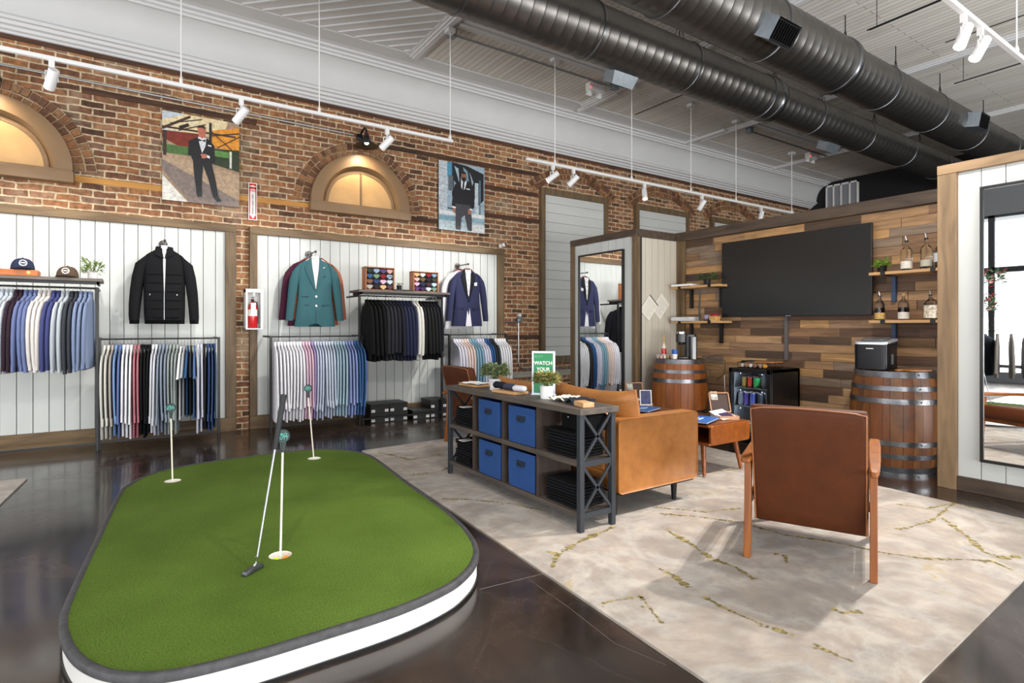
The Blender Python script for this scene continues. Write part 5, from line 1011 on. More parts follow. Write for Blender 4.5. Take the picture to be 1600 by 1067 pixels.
plant('grey green shrubby plant in ribbed white pot, farther one on the console', (2.45, 3.87, .776), .045, .088, PM, '#6f7e58', '#8f9a6c', 1000, .112, .075, .032, seed=11, stems=20, wide=.7, ribs=True, cz=1.5)
plant('yellow green shrubby plant in ribbed white pot, nearer one on the console', (2.45, 3.19, .776), .047, .092, PM, '#7f7f48', '#a8a062', 1000, .092, .058, .028, seed=12, stems=20, wide=.7, ribs=True, cz=1.5)
t = thing('sign_stand', 'green WATCH YOUR sign in a white frame on the console', 'sign', (2.56, 3.37, .776), -52); MB().box(-.088, -.006, 0, .088, .006, .325).build('frame', mat('white_sign_frame', '#d9e2ee', .4), t, .002); MB().box(-.074, -.0075, .014, .074, -.005, .311).build('sign_face', mat('green_print', '#1f7a4a', .5), t)
MB().box(-.09, -.025, 0, .09, .025, .006).build('foot', mat('white_sign_frame', '#d9e2ee', .4), t)
text('WATCH', .037, WPAPER, t, (0, -.0082, .236), (R(90), 0, 0)); text('YOUR', .037, WPAPER, t, (0, -.0082, .190), (R(90), 0, 0)); text('PUTT', .026, mat('faint_green_print', '#5aa37c', .5), t, (-.035, -.0082, .282), (R(90), 0, 0))
# ================================================================= SOFA
t = thing('leather_sofa', 'tan leather sofa with dark tapered legs facing the screen wall', 'sofa', (3.08, 3.65, 0)); M = Matrix.Translation((-3.08, -3.65, 0))
MB(M).rbox(2.68, .165, 2.70-0, 3.49, .665, 2.83, .035, axis='y') if False else None
def arm(y0, y1): 
    b = MB(M)
    for (q, z) in ((0, 0),): pass
    b.loft([[(x, y, z) for x, z in RR] for y, RR in ((y0+.012, AI), (y0, AO), (y1, AO), (y1-0+.0, AO), (y1+.012, AI))]); return b
def rrect(x0, z0, x1, z1, r, seg=5):
    o_ = []
    for cx, cz, st in ((x1-r, z1-r, 0), (x0+r, z1-r, 90), (x0+r, z0+r, 180), (x1-r, z0+r, 270)):
        for i in range(seg+1): a = R(st+90*i/seg); o_.append((cx+r*math.cos(a), cz+r*math.sin(a)))
    return o_
AO = rrect(2.68, .17, 3.49, .665, .035); AI = rrect(2.69, .18, 3.48, .655, .03)
arm(2.71, 2.83).build('armrest', TAN, t, ang=50); arm(4.49, 4.61).build('armrest', TAN, t, ang=50)
MB(M).rbox(2.84, .20, 0, 0, 0, 0, 0) if False else None
MB(M).box(2.69, 2.835, .18, 3.47, 4.485, .30).build('seat_base', TAN, t, .01); MB(M).box(2.67, 2.84, .30, 2.80, 4.48, .70).build('back_frame', TAN, t, .025)
for y0 in (2.84, 3.665): MB(M).rbox(2.86, y0, .30, 3.50, y0+.815, .455, .04).build('seat_cushion', TAN, t, .03, ang=50)
def pillow(y0, y1, z0, z1, xb, dx, th=.17):
    b = MB(M); nu, nv = 12, 10; Fr = []; Bk = []
    for j in range(nv+1):
        v = j/nv; rowf = []; rowb = []
        for i in range(nu+1):
            u = i/nu; e = (max(0, 1-(2*u-1)**6)*max(0, 1-(2*v-1)**6))**.5; y = y0+(y1-y0)*(u+(.012*math.sin(math.pi*2*u) if 0 else 0)); sag = -.018*math.sin(math.pi*u)*v; z = z0+(z1-z0)*v+sag+.02*(1 if v > .5 else 0)*(abs(2*u-1)**4); x = xb+dx*v
            wr = .006*math.sin(u*17+v*9)*e; rowf.append((x+th/2*e+wr+.012, y, z)); rowb.append((x-th/2*e+wr, y, z))
        Fr.append(rowf); Bk.append(rowb)
    b.loft(Fr, caps=False, closed=False).loft(Bk, caps=False, closed=False)
    for A, B in ((Fr[0], Bk[0]), (Fr[-1], Bk[-1])): b.loft([A, B], caps=False, closed=False)
    b.loft([[r[0] for r in Fr], [r[0] for r in Bk]], caps=False, closed=False).loft([[r[-1] for r in Fr], [r[-1] for r in Bk]], caps=False, closed=False); return b
pillow(2.735, 3.60, .46, .835, 2.93, -.07, .2).build('back_cushion', TAN, t, ang=75); pillow(3.615, 4.47, .46, .825, 2.93, -.07, .2).build('back_cushion', TAN, t, ang=75)
for x, y in ((3.33, 2.80), (2.73, 2.80), (3.33, 4.52), (2.80, 4.52)): MB(M).lathe([(.016, .0128), (.026, .172)], 14, (x, y, 0)).build('leg', BLACK, t)
MB(M).box(2.72, 2.72, .158, 3.45, 4.60, .172).build('underside', BLACKP, t)
# ================================================================= ARMCHAIRS
def armchair(label, loc, rz, zoff=.0128):
    # local +x = forward, width along y; rear legs at x=-.33, front legs x=+.33
    t = thing('leather_armchair', label, 'armchair', (loc[0], loc[1], zoff), rz); W2 = .295
    for s in (-1, 1):
        MB().loft([[(x-.020, s*(W2)-.017, z), (x+.024, s*(W2)-.017, z), (x+.024, s*(W2)+.017, z), (x-.020, s*(W2)+.017, z)] for x, z in ((-.36, 0), (-.335, .25), (-.325, .545))]).build('rear_leg', CHAIRW, t, .003)
        MB().loft([[(x-.022, s*(W2)-.016, z), (x+.018, s*(W2)-.016, z), (x+.018, s*(W2)+.016, z), (x-.022, s*(W2)+.016, z)] for x, z in ((.36, 0), (.335, .25), (.31, .545))]).build('front_leg', CHAIRW, t, .003)
        MB().loft([[(x, s*W2-w_, z-.014), (x, s*W2+w_+.006*s, z-.014), (x, s*W2+w_+.006*s, z+.016), (x, s*W2-w_, z+.016)] for x, z, w_ in ((-.40, .535, .018), (-.36, .545, .026), (-.1, .560, .032), (.2, .572, .034), (.37, .575, .030), (.40, .568, .022))]).build('armrest', CHAIRW, t, .008)
        MB().bar((-.34, s*W2, .30), (.33, s*W2, .33), .022, .05).build('side_rail', CHAIRW, t, .003)
    MB().bar((.32, -W2, .325), (.32, W2, .325), .022, .055).build('front_rail', CHAIRW, t, .003); MB().bar((-.14, -W2, .31), (-.14, W2, .31), .022, .05).build('rear_rail', CHAIRW, t, .003)
    b = MB(); b.loft([[(x, y, z) for y, z in rrect(-W2+.02, z0, W2-.02, z1, .04)] for x, z0, z1 in ((-.28, .30, .42), (-.27, .29, .43), (.31, .325, .47), (.34, .33, .47), (.355, .345, .455))]); b.build('seat_cushion', RUST, t, ang=50)
    # raked back: slab leaning backwards
    sl = [[], []]; b = MB(); RR_ = []
    for v, th in ((0, .055), (.02, .075), (.12, .085), (.5, .095), (.85, .10), (.95, .10), (.99, .085), (1.0, .07)):
        z = .185+(.845-.185)*v; xc = -.225-.165*v; wv = W2-.022+.0*v+(0 if v < .97 else -.006); pts = []
        for (x, y) in rrect(-th/2, -wv, th/2, wv, .024, 4): pts.append((xc+x, y, z+.012*(1 if v > .9 else 0)*(1-(y/wv)**2)))
        RR_.append(pts)
    b.loft(RR_); b.build('back_cushion', RUST, t, ang=50)
    # piping around the rear edge of the top and sides
    pts = []
    def bk(v, s): 
        z = .185+.66*v; xc = -.225-.165*v-.045; return (xc, s*(W2-.030), z)
    for v in [i/12 for i in range(13)]: pts.append(bk(v*.965+.01, -1))
    for q in range(1, 12): s = -1+2*q/12; p = bk(.985, 1); pts.append((p[0]-.002, s*(W2-.035), p[2]+.010*(1-s*s)))
    for v in [i/12 for i in range(12, -1, -1)]: pts.append(bk(v*.965+.01, 1))
    MB().tube(pts, .0045, 6).build('piping', RUSTL, t, ang=80)
    return t
armchair('rust brown leather armchair with orange wood frame, back to the camera', (3.284, 1.748), 23.5)
armchair('rust brown leather armchair beyond the far end of the console', (3.30, 5.36), 2)
# ================================================================= COFFEE TABLE
t = thing('coffee_table', 'low walnut coffee table with open shelf between sofa and fridge', 'coffee table', (4.28, 3.68, .0128)); M = Matrix.Translation((-4.28, -3.68, -.0128)); y0, y1 = 3.0, 4.36
def shell(y_): return [(x, y_, z) for x, z in rrect(4.0, .285, 4.57, .455, .03)]
b = MB(M); In = [(x, z) for x, z in rrect(4.022, .307, 4.548, .433, .015)]; Ou = rrect(4.0, .285, 4.57, .455, .035)
MB(M).box(4.005, y0, .437, 4.565, y1, .455).build('tabletop', TABLEW, t, .004); MB(M).box(4.005, y0, .285, 4.565, y1, .303).build('shelf', TABLEW, t, .004)
b = MB(M); b.loft([[(x, y_, z) for x, z in rrect(4.03, .285, 4.572, .455, .03)] for y_ in (y0-.003, y0+.022)]); b.build('end_panel', TABLEW, t, .004); b = MB(M); b.loft([[(x, y_, z) for x, z in rrect(4.03, .285, 4.572, .455, .03)] for y_ in (y1-.02, y1)]); b.build('end_panel', TABLEW, t, .004)
MB(M).box(4.545, y0, .30, 4.567, y1, .44).build('side_panel', TABLEW, t, .003)
for x, y, tx, ty in ((4.06, 3.10, 4.03, 3.065), (4.50, 3.10, 4.54, 3.065), (4.06, 4.26, 4.03, 4.30), (4.50, 4.26, 4.54, 4.30)):
    MB(M).tube([(tx, ty, .021), (x, y, .29)], [.015, .024], 12).build('leg', TABLEW, t)
BK = mat('blue_book_cover', '#2b5fa8', .5); TEAL = mat('white_book_print', '#e8eef6', .5)
def book(label, x, y, z, rz, w_=.30, l_=.235, th=.014, c=BK, lines=True, grp='swatch books on the coffee table'):
    t = thing('swatch_book', label, 'book', (x, y, z), rz, grp); MB().box(-w_/2+.004, -l_/2+.004, .002, w_/2-.004, l_/2-.004, th-.002).build('pages', mat('book_pages', '#d6d2c8', .8), t); MB().box(-w_/2, -l_/2, th-.003, w_/2, l_/2, th).box(-w_/2, -l_/2, 0, w_/2, l_/2, .003).box(-w_/2-.002, -l_/2, 0, -w_/2+.003, l_/2, th).build('cover', c, t, .001)
    if lines: MB().box(-.06, .012, th, .06, .028, th+.0008).box(-.045, -.018, th, .075, -.004, th+.0008).build('title_print', TEAL, t)
    return t
TZ = .4555+.0
book('bright blue swatch book hanging over the near corner of the table', 4.12, 3.19, TZ+.015, 200, .34, .25, .014)
book('blue swatch book lying partly under the nearest one', 4.14, 3.40, TZ, 188, .32, .24, .014)
book('bright blue swatch book before the far open box on the table', 4.20, 3.91, TZ+.015, 200, .32, .24, .014)
book('muted blue swatch book at the far end of the coffee table', 4.16, 4.14, TZ, 196, .31, .23, .014, mat('muted_blue_cover', '#4a5a8c', .5))
book('black folder on the table between the blue swatch books', 4.34, 3.66, TZ, 170, .22, .16, .010, mat('black_cover', '#17181d', .4), False)
def openbox(label, x, y, z, rz, w_=.26, d_=.22, lean=68):
    bm_ = wood('rosy_box_wood', [(.3, '#94694a'), (.7, '#b58a68')], 'x', .5); t = thing('keepsake_box', label, 'box', (x, y, z), rz)
    MB().box(-w_/2, -d_/2, 0, w_/2, -d_/2+.01, .035).box(-w_/2, d_/2-.01, 0, w_/2, d_/2, .035).box(-w_/2, -d_/2, 0, -w_/2+.01, d_/2, .035).box(w_/2-.01, -d_/2, 0, w_/2, d_/2, .035).box(-w_/2, -d_/2, 0, w_/2, d_/2, .004).build('box_base', bm_, t, .001)
    Q = Matrix.Translation((0, d_/2, .036)) @ Matrix.Rotation(R(lean), 4, 'X')
    MB(Q).box(-w_/2, 0, 0, w_/2, .010, .02).box(-w_/2, d_-.010, 0, w_/2, d_, .02).box(-w_/2, 0, 0, -w_/2+.010, d_, .02).box(w_/2-.01, 0, 0, w_/2, d_, .02).build('lid_frame', bm_, t, .001); MB(Q).box(-w_/2+.01, .01, .003, w_/2-.01, d_-.01, .006).build('lid_lining', mat('dark_lid_lining', '#3a2620', .7), t)
    MB(Q).box(-w_/2+.02, .12, .007, -.01, .20, .010).build('picture_card', mat('grey_picture', '#a8a79c', .6, var=.5, vs=25), t)
    MB().box(-.10, -.09, .006, .09, .08, .030).build('papers', WPAPER, t); Q2 = Matrix.Translation((-.02, -.02, .035)) @ Matrix.Rotation(R(18), 4, 'X') @ Matrix.Rotation(R(20), 4, 'Z'); MB(Q2).box(-.08, -.08, 0, .07, .10, .003).build('loose_paper', WPAPER, t); MB(Q2 @ Matrix.Translation((.01, -.02, .006))).box(-.05, -.045, 0, .05, .045, .003).build('photo', mat('plum_photo', '#3d2f52', .5), t); return t
openbox('open wooden keepsake box with papers at the near right of the table', 4.465, 3.175, TZ, -32, .19, .19); openbox('open wooden keepsake box with papers at the far end of the table', 4.455, 4.19, TZ, -20, .20, .20)
t = thing('photo_card', 'small framed dark blue photo card standing on the coffee table', 'picture', (4.36, 4.02, TZ+.03), -35); MB(Matrix.Rotation(R(-10), 4, 'X')).box(-.06, 0, 0, .06, .006, .155).build('card', mat('cream_card', '#dcd8cc', .6), t); MB(Matrix.Rotation(R(-10), 4, 'X')).box(-.05, -.001, .012, .05, .001, .148).build('photo', mat('navy_photo', '#2a3260', .5, var=.6, vs=18), t)
# ================================================================= BARRELS
HOOP = mat('barrel_hoop_steel', '#74767a', .32, .9, var=.45, vs=7, bmp=.2, bs=30)
def barrel(label, x, y, ang=0, Rr=.292, Rb=.34, H_=.885, STAVES=STAVES):
    t = thing('whiskey_barrel', label, 'barrel', (x, y, 0), ang); rad = lambda z: Rr+(Rb-Rr)*(1-(2*z/H_-1)**2)
    b = MB(); n = 26; r_ = random.Random(int(x*10)); cut = sorted(2*math.pi*(i+r_.uniform(-.22, .22))/n for i in range(n))
    for i in range(n):
        a0 = cut[i]+.004; a1 = (cut[(i+1) % n]+(2*math.pi if i == n-1 else 0))-.004; rows = []
        for k in range(13):
            z = H_*k/12; r = rad(z); rows.append([(r*math.cos(a0), r*math.sin(a0), z), (r*math.cos((a0+a1)/2), r*math.sin((a0+a1)/2), z), (r*math.cos(a1), r*math.sin(a1), z), ((r-.025)*math.cos(a1), (r-.025)*math.sin(a1), z), ((r-.025)*math.cos(a0), (r-.025)*math.sin(a0), z)])
        b.loft(rows)
    b.build('staves', STAVES, t, ang=30)
    b = MB(); 
    for i in range(7): w0 = -Rr+.03+i*(2*Rr-.06)/7; w1 = w0+(2*Rr-.06)/7-.003; m_ = (w0+w1)/2; hl = math.sqrt(max(.001, (Rr-.028)**2-max(w0**2, w1**2))); b.box(w0, -hl, H_-.035, w1, hl, H_-.012)
    b.build('barrel_head', STAVES, t); MB().lathe([(Rr-.02, .02), (Rr-.02, .03)], 30).build('barrel_head', STAVES, t)
    for z0, z1 in ((0.0, .05), (.125, .165), (.235, .28), (H_-.28, H_-.235), (H_-.165, H_-.125), (H_-.052, H_+.002)):
        MB().lathe([(rad(z0)-.002, z0), (rad(z0)+.004, z0), (rad(z1)+.004, z1), (rad(z1)-.002, z1)], 48, caps=False).ball(((rad((z0+z1)/2)+.004)*-.8, -(rad((z0+z1)/2)+.004)*.6, (z0+z1)/2), .008, 8, 4).build('hoop', HOOP, t, ang=50)
    return t
barrel('large whiskey barrel carrying the ice maker, right of the screen', 5.86, 2.375, 20, .31, .352); barrel('orange whiskey barrel in the corner carrying the coffee maker', 5.74, 4.74, 70, STAVES=STAVES2)
BT = .89
# ice maker
t = thing('ice_maker', 'black countertop ice maker with clear silver lid on the right barrel', 'ice maker', (5.80, 2.50, BT), 115-200); b = MB()
b.loft([[(x, y, z) for x, y in rrect(-.135, -.155, .135, .155, .04)] for z in (0, .02, .235)]); b.build('casing', mat('dark_blue_black_plastic', '#0c0f16', .35, spec=.3), t, .004)
b = MB(); b.loft([[(x*k, y*k, z+.028*(1 if y > 0 else (1+y/.155))) for x, y in rrect(-.140, -.160, .140, .160, .042)] for z, k in ((.232, 1), (.250, 1), (.256, .97))]); b.build('silver_rim', mat('silver_plastic', '#c9ccd0', .3, .6), t)
MB().loft([[(x, y, z+.028*(1 if y > 0 else max(0, 1+y/.155))) for x, y in rrect(-.10*k, -.11*k, .10*k, .10*k, .03)] for z, k in ((.256, 1), (.268, .9))]).build('clear_lid', mat('smoked_window', '#6a7076', .08, .3), t); MB().box(-.03, -.1565, .19, .03, -.155, .197).build('brand_strip', WPAPER, t); MB().box(.135, -.02, .05, .138, .02, .14).build('side_vent', STEEL, t)
t = thing('cutting_board', 'round-ended wooden serving board lying on the right barrel', 'board', (5.80, 2.185, BT), 62); MB().rbox(-.09, -.11, 0, .09, .11, .015, .03).rbox(-.02, .10, 0, .02, .18, .015, .012).build('board', wood('acacia', [(.3, '#8a5026'), (.7, '#b87a40')], 'y', .4), t, .003)
# left barrel things
t = thing('coffee_maker', 'black pod coffee maker with chrome top on the left barrel', 'coffee maker', (5.74, 4.66, BT), -40); MB().rbox(-.11, -.08, 0, .13, .08, .025, .03).build('drip_base', BLACKP, t, .003); MB().rbox(0, -.08, .02, .13, .08, .30, .03).build('body', BLACKP, t, .004); MB().rbox(-.10, -.07, .20, .02, .07, .31, .03).lathe([(.035, .17), (.04, .20)], 16, (-.04, 0, 0)).build('brew_head', BLACKP, t, .004); MB().lathe([(.05, .305), (.055, .31), (.055, .33), (.04, .335)], 24, (-.035, 0, 0)).build('chrome_collar', CHROME, t); MB().rbox(.04, -.155, .0, .125, -.085, .27, .02).build('water_tank', mat('smoked_tank', '#23272d', .15), t)
t = thing('syrup_bottle', 'red labelled syrup bottle with yellow pump on the left barrel', 'bottle', (5.64, 4.90, BT)); MB().lathe([(.028, 0), (.03, .01), (.03, .14), (.012, .17), (.012, .19)], 18).build('bottle_body', mat('cream_syrup', '#d9cdb8', .2), t); MB().lathe([(.0305, .05), (.0305, .12)], 18, caps=False).build('label', RED, t); MB().lathe([(.014, .185), (.014, .21), (.006, .215), (.006, .26), (.011, .265), (.009, .29)], 12).build('pump', mat('yellow_pump', '#c9a22c', .4), t)
for i, (x, y, c, n) in enumerate(((5.56, 4.93, '#e2dcd6', 'cream'), (5.52, 4.88, '#d8c4be', 'pinkish'), (5.58, 4.86, '#c9c0ba', 'grey'), (5.60, 4.80, '#c6a97c', 'golden'), (5.55, 4.81, '#e6e2dc', 'white'), (5.66, 4.84, '#a99a54', 'olive'), (5.50, 4.82, '#dba59a', 'rosy'), (5.63, 4.76, '#d9cfae', 'straw'))):
    t = thing('coffee_pod', '%s wrapped coffee pod piled on the left barrel' % n, 'coffee pod', (x, y, BT), rnd.uniform(0, 90), 'wrapped coffee pods on the left barrel'); MB().lathe([(.016, 0), (.019, .03), (.024, .034), (.024, .037)], 16).build('cup', mat('pod_'+c[1:], c, .5), t); MB().lathe([(.023, .037), (.015, .040)], 16).build('foil_lid', WPAPER, t)
t = thing('paper_cup', 'blue and white paper cup beside the coffee maker', 'cup', (5.56, 4.66, BT)); MB().lathe([(.028, 0), (.036, .10), (.034, .10), (.027, .004)], 20, caps=False).build('cup', WPAPER, t); MB().lathe([(.033, .06), (.0375, .105), (.036, .115)], 20).build('blue_sleeve', mat('blue_print', '#2a5fae', .5), t)
t = thing('power_cord', 'thin black cord curling down behind the left barrel', 'cord', (6.1, 4.40, .6)); MB().tube([(-.1, .12, .30), (-.02, .02, .33), (.03, -.05, .25), (.02, -.04, .1), (-.05, .02, .02)], .004, 6).build('cord', BLACKP, t)
t = thing('power_cord', 'white cord hanging between left barrel and drinks fridge', 'cord', (6.0, 4.2, .3)); MB().tube([(-.02, .06, .40), (-.05, .03, .22), (-.10, -.03, .06), (-.13, -.10, -.06), (-.12, -.17, -.296)], .004, 6).build('cord', WHITE, t)
# ================================================================= DRINKS FRIDGE
FX, FY0, FY1, FH = 5.65, 3.46, 3.965, .82
t = thing('drinks_fridge', 'small black drinks fridge with glass door below the screen', 'fridge', (5.93, 3.71, 0)); M = Matrix.Translation((-5.93, -3.71, 0)); FB = mat('fridge_black', '#0c0d0f', .3); FI = mat('fridge_interior', '#4a5058', .5)
MB(M).box(FX+.03, FY0, .02, 6.22, FY0+.03, FH).box(FX+.03, FY1-.03, .02, 6.22, FY1, FH).box(FX+.03, FY0, FH-.035, 6.22, FY1, FH).box(FX+.03, FY0, .02, 6.22, FY1, .10).box(6.18, FY0, .02, 6.22, FY1, FH).build('cabinet', FB, t, .003)
MB(M).box(FX+.05, FY0+.03, .10, 6.18, FY0+.034, FH-.035).box(FX+.05, FY1-.034, .10, 6.18, FY1-.03, FH-.035).box(6.17, FY0+.03, .10, 6.18, FY1-.03, FH-.035).build('liner', FI, t)
MB(M).box(FX, FY0, .05, FX+.03, FY0+.045, FH).box(FX, FY1-.035, .05, FX+.03, FY1, FH).box(FX, FY0, FH-.045, FX+.03, FY1, FH).box(FX, FY0, .05, FX+.03, FY1, .09).build('door', FB, t, .002)
g = MB(M).box(FX+.01, FY0+.04, .08, FX+.014, FY1-.03, FH-.04).build('door_glass', mat('fridge_door_glass', '#dfe6ee', .03, trans=1), t)
SHZ = (.10, .40, .605)
for z in SHZ[1:]: MB(M).box(FX+.052, FY0+.034, z-.006, 6.15, FY1-.034, z).build('wire_shelf', STEEL, t)
for x, y in ((5.72, 3.50), (5.72, 3.92), (6.16, 3.50), (6.16, 3.92)): MB(M).lathe([(.015, 0), (.015, .02)], 10, (x, y, 0)).build('foot', BLACKP, t)
l_ = bpy.data.lights.new('fridge_fill', 'POINT'); l_.energy = 1.3; l_.shadow_soft_size = .004  # bare point lights added behind the door to brighten the cans
for lz in (.765, .575, .375):
    for ly in (3.58, 3.84): lo = bpy.data.objects.new('fridge_fill', l_); COL.objects.link(lo); lo.location = (5.686, ly, lz)
CANC = [[('#c9b45a', 'yellow'), ('#b9352a', 'red'), ('#1f8a4a', 'green')], [('#a9b4c4', 'silver'), ('#3f3a86', 'purple'), ('#4a5aa8', 'blue'), ('#30343c', 'black')], [('#d9d2a0', 'pale yellow'), ('#c9cfae', 'lime'), ('#e0cfa0', 'straw'), ('#cfa9a0', 'pink'), ('#b8c6d4', 'pale blue')]]
def can(label, x, y, z, c, h_=.122, r=.031):
    t = thing('drink_can', label, 'can', (x, y, z), group='cans in the drinks fridge'); MB().lathe([(r*.8, 0), (r, .008), (r, h_-.012)], 18).build('can_body', mat('can_'+c[1:], c, .3, .2), t, ang=40); MB().lathe([(r, h_-.012), (r*.82, h_), (r*.74, h_-.003)], 18).build('can_top', CHROME, t)
rows = [(2, [('#c9b45a', 'yellow', 3.82), ('#b9352a', 'red', 3.75), ('#1f8a4a', 'green', 3.68)]), (1, [('#a9b4c4', 'silver', 3.87), ('#4a3f8c', 'purple', 3.79), ('#4a5aa8', 'blue', 3.72), ('#2a2f36', 'black', 3.63)]), (0, [('#d9d2a0', 'pale yellow', 3.90), ('#c9cfae', 'lime green', 3.83), ('#e0cfa0', 'straw coloured', 3.76), ('#cfa9a0', 'salmon', 3.69), ('#b8c6d4', 'pale blue', 3.62)])]
SN = {2: 'top', 1: 'middle', 0: 'bottom'}
for sh, L in rows:
    for c, n, y in L:
        can('%s drink can at the front of the %s fridge shelf' % (n, SN[sh]), 5.74, y, SHZ[sh]+.001, c, .155 if sh == 1 else .125); can('%s drink can behind the front one on the %s fridge shelf' % (n, SN[sh]), 5.82, y, SHZ[sh]+.001, c, .155 if sh == 1 else .125)
for i, (y, z, c) in enumerate(((3.60, SHZ[2], 'upper'), (3.54, SHZ[1], 'middle'))):
    t = thing('water_bottle', 'clear water bottle with blue cap on the %s fridge shelf' % c, 'bottle', (5.75, y, z+.001)); MB().lathe([(.028, 0), (.030, .01), (.030, .12), (.012, .15), (.012, .16)], 18).build('bottle_body', mat('water_plastic', '#cfdbe2', .1, trans=.5), t); MB().lathe([(.014, .158), (.014, .175)], 14).build('cap', mat('blue_print', '#2a5fae', .5), t)
# wire rack of glasses / tray on the fridge
t = thing('wire_tray', 'black wire tray on top of the drinks fridge', 'tray', (5.86, 3.72, FH+.001)); b = MB()
for z in (.004, .062): b.tube([(-.13, -.19, z), (.13, -.19, z), (.13, .19, z), (-.13, .19, z), (-.13, -.19, z)], .004, 6)
for y in (-.19, -.11, 0, .11, .19):
    for x in (-.13, .13): b.tube([(x, y, .004), (x, y, .062)], .003, 6)
for k in range(7): b.tube([(-.13, -.18+k*.06, .004), (.13, -.18+k*.06, .004)], .003, 6)
b.build('wire_frame', BLACK, t)
for i, (dy, c, n) in enumerate(((.15, '#c9c6c0', 'pale'), (.10, '#9a6a50', 'copper'), (.05, '#d2d0cc', 'white'), (.0, '#8a6252', 'brown'), (-.07, '#a98a80', 'rosy'), (-.12, '#d89a30', 'amber'))):
    o = MB().lathe([(.001, 0), (.018, .001), (.02, .005), (.02, .03), (.017, .034), (.001, .034)], 16, axis='x').build('lid_cap', mat('cap_'+c[1:], c, .4), loc=(5.76, 3.72+dy, FH+.030)); tag(o, '%s round jar lying in the wire tray on the fridge' % n, 'jar', 'small round jars in the wire tray')
o = MB().rbox(-.10, -.17, 0, .10, .06, .012, .02).build('serving_board', wood('acacia', [(.3, '#8a5026'), (.7, '#b87a40')], 'y', .4), loc=(5.88, 3.68, FH+.069)); tag(o, 'thin wooden board lying across the wire tray', 'board')
o = MB().rbox(-.10, -.12, 0, .10, .06, .010, .02).build('black_folder', BLACKP, loc=(5.90, 3.86, FH+.069)); tag(o, 'flat black folder lying across the wire tray', 'folder')
# ================================================================= SCREEN
t = thing('television', 'large black flat screen television on the plank wall', 'television', (6.27, 3.58, 1.868)); MB().box(-.075, -.872, -.466, -.04, .872, .466).build('casing', BLACKP, t, .004); MB().box(-.0765, -.862, -.450, -.0745, .862, .458).build('screen', mat('dark_screen', '#1c1d1e', .22), t); MB().box(-.05, -.2, -.15, .03, .2, .15).build('wall_bracket', BLACK, t); MB().box(-.078, -.03, -.464, -.0755, .03, -.456).build('badge', STEEL, t)
o = MB().box(6.275, 3.635, .90, 6.30, 3.675, 1.41).build('cable_cover', mat('grey_cable_cover', '#5a5654', .5)); tag(o, 'slim grey cable cover below the television', 'cable cover')
# ================================================================= WALL SHELVES
def wshelf(label, y0, y1, z, blu):
    t = thing('wall_shelf', label, 'shelf', (6.2, (y0+y1)/2, z)); w_ = (y1-y0)/2; MB().box(-.17, -w_, -.014, .095, w_, .014).build('shelf_board', NAT, t, .002); bm_ = mat('blue_grey_bracket', '#2c4468', .45) if blu else BLACK
    for s in (-1, 1): 
        y = s*w_*.62; MB().box(.055, y-.018, -.27, .095, y+.018, -.014).build('bracket', bm_, t, .001); MB().box(-.172, y-.02, -.02, .095, y+.02, -.014).box(-.178, y-.02, -.02, -.170, y+.02, .018).build('bracket', BLACK, t)
wshelf('upper right wooden shelf with three tall clear bottles', 2.0, 2.665, 1.80, True); wshelf('lower right wooden shelf with amber whiskey bottles', 2.0, 2.665, 1.333, True)
wshelf('upper left wooden shelf beside the screen with trailing plant', 4.37, 5.12, 1.80, False); wshelf('lower left wooden shelf beside the screen with binders', 4.37, 5.12, 1.345, False)
LAB = mat('bottle_label', '#dcd7cc', .6, var=.1, vs=40); WHS = mat('amber_whiskey', '#5a1e0c', .05, trans=.35); CLB = mat('thin_bottle_glass', '#f2f6f8', .03, trans=1)
def bottle(label, x, y, z, r, h_, liquid, lab, pour, sq=.55, lt=(.22, .5), cork=None):
    r *= 1.2; x -= .01; h_ *= 1.04
    t = thing('liquor_bottle', label, 'bottle', (x, y, z)); b = MB(); sh = h_*.62
    b.lathe([(r*.92, 0), (r, .008), (r, sh), (r*.8, sh+.02), (.014, sh+.05), (.013, h_*.92), (.015, h_*.925), (.015, h_*.95)], 24); b.build('glass_body', CLB, t, ang=50)
    if liquid: MB().lathe([(r*.88, .012), (r*.92, .018), (r*.92, h_*liquid)], 24).build('liquid', WHS, t)
    c = MB(); c.lathe([(r+.0008, h_*lt[0]*.5), (r+.0008, h_*lt[1]*.62+.01)], 24, caps=False); c.build('label', lab, t)
    if pour: MB().lathe([(.016, h_*.94), (.016, h_*.99)], 14).build('pourer_collar', BLACKP, t); MB().tube([(0, 0, h_*.98), (-.006, .006, h_*1.14)], [.007, .004], 8).build('pourer_spout', CHROME, t)
    else: MB().lathe([(.017, h_*.94), (.017, h_*1.03)], 14).build('cork', cork or mat('cork', '#b08a5c', .7), t)
    return t
bottle('tall clear bottle with pourer and white label, leftmost on the upper shelf', 6.10, 2.36, 1.815, .040, .275, 0, LAB, True, lt=(.1, .42))
bottle('clear bottle with pourer, middle of three on the upper shelf', 6.10, 2.20, 1.815, .038, .28, 0, mat('label_blue_grey', '#b9b6a8', .6), True, lt=(.15, .40))
bottle('clear bottle with light cork and large pale label, right on upper shelf', 6.10, 2.09, 1.815, .042, .245, 0, mat('label_silver', '#c3ccd0', .6), False, lt=(.42, .80), cork=mat('pale_cork', '#cdbfae', .6))
bottle('whiskey bottle with yellow label and pourer, leftmost on the lower shelf', 6.10, 2.59, 1.348, .036, .235, .48, mat('label_yellow', '#c9a661', .6, var=.3, vs=30), True, lt=(.08, .40))
bottle('whiskey bottle with white label and cork, middle of the lower shelf', 6.10, 2.385, 1.348, .038, .235, .48, LAB, False, lt=(.08, .42))
bottle('round-shouldered bottle with cream printed label, right of the lower shelf', 6.10, 2.165, 1.348, .043, .225, .2, mat('label_cream_print', '#d8ccb8', .6, var=.5, vs=45), True, lt=(.12, .85))
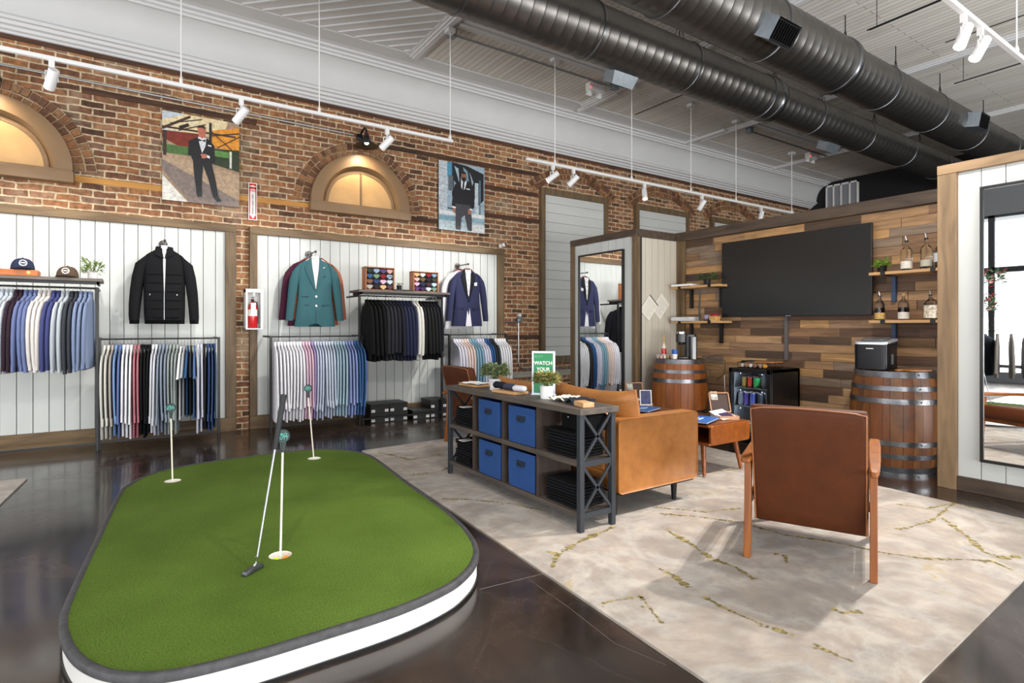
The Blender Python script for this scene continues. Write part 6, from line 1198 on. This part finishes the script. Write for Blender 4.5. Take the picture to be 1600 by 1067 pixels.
t = thing('bitters_bottle', 'small bottle with orange cap and red content on the lower shelf', 'bottle', (6.10, 2.10, 1.348)); MB().lathe([(.019, 0), (.019, .07), (.010, .085), (.010, .095)], 14).build('bottle_body', mat('red_bitters', '#8a3018', .2), t); MB().lathe([(.016, .092), (.016, .118)], 14).build('cap', mat('orange_cap', '#c9542a', .4), t)
t = thing('bitters_bottle', 'small pale bottle with blue cap at the post end of lower shelf', 'bottle', (6.10, 2.045, 1.348)); MB().lathe([(.019, 0), (.019, .085), (.012, .09)], 14).build('bottle_body', mat('pale_label', '#b9c3cc', .3), t); MB().lathe([(.014, .088), (.014, .12)], 14).build('cap', mat('blue_print', '#2a5fae', .5), t)
plant('bright green succulent in a black bowl at the left of the upper right shelf', (6.10, 2.575, 1.815), .042, .06, BLACKP, '#6fa82a', '#8fcf3c', 60, .05, .05, .05, seed=21, stems=3, name='succulent', wide=.6)
plant('trailing green plant in a dark pot on the upper left shelf', (6.10, 4.60, 1.815), .045, .07, BLACKP, '#33502a', '#4f7038', 160, .12, .06, .05, seed=22, stems=8)
t = thing('book', 'white book lying flat on the upper left shelf', 'book', (6.10, 4.93, 1.815)); MB().box(-.11, -.15, 0, .10, .15, .022).build('pages', WPAPER, t); MB().box(-.112, -.152, .022, .102, .152, .026).box(-.112, -.152, -.0, .102, .152, .002).build('cover', WPAPER, t)
for i, (c, n, dz) in enumerate((('#7f8fa8', 'blue grey', 0), ('#c9d0d8', 'silver', .018), ('#8f8a80', 'taupe', .036))): 
    t = thing('binder', '%s binder lying flat on the lower left shelf, %s in the stack' % (n, ['bottom', 'middle', 'top'][i]), 'binder', (6.10, 4.93, 1.36+dz), [-3, 4, -6][i], 'binders on the lower left shelf'); MB().box(-.11, -.155, .003, .105, .15, .014).build('pages', WPAPER, t); MB().box(-.115, -.16, 0, .11, .155, .003).box(-.115, -.16, .014, .11, .155, .0172).build('cover', mat('binder_'+c[1:], c, .5), t)
t = thing('metal_rod', 'black curved rod standing on the lower left shelf', 'rod', (6.06, 4.68, 1.36)); MB().tube([(0, 0, 0), (0, .005, .2), (0, -.005, .33), (0, -.01, .40)], [.012, .012, .011, .008], 10).build('rod', BLACKP, t)
tag(MB().ball((0, 0, 0), .038, 18, 12).box(-.03, -.03, -.044, .03, .03, -.03, 1).build('decorative_ball', [mat('lavender_ball', '#8f86a4', .5), BLACKP], loc=(6.08, 4.585, 1.404)), 'grey lavender ball ornament on the lower left shelf', 'ornament')
t = thing('gift_basket', 'small wooden box with red top on the lower left shelf', 'basket', (6.08, 4.47, 1.36)); MB().loft([[(x*k, y*k, z) for x, y in rrect(-.05, -.06, .05, .06, .015)] for z, k in ((0, .85), (.055, 1))]).build('box', wood('pale_basket', [(.3, '#b08a48'), (.7, '#cfae6c')], 'y', .5), t); MB().ball((0, 0, .06), (.05, .06, .028), 16, 8).build('red_top', mat('red_filling', '#a01c28', .6, bmp=.4, bs=50), t)
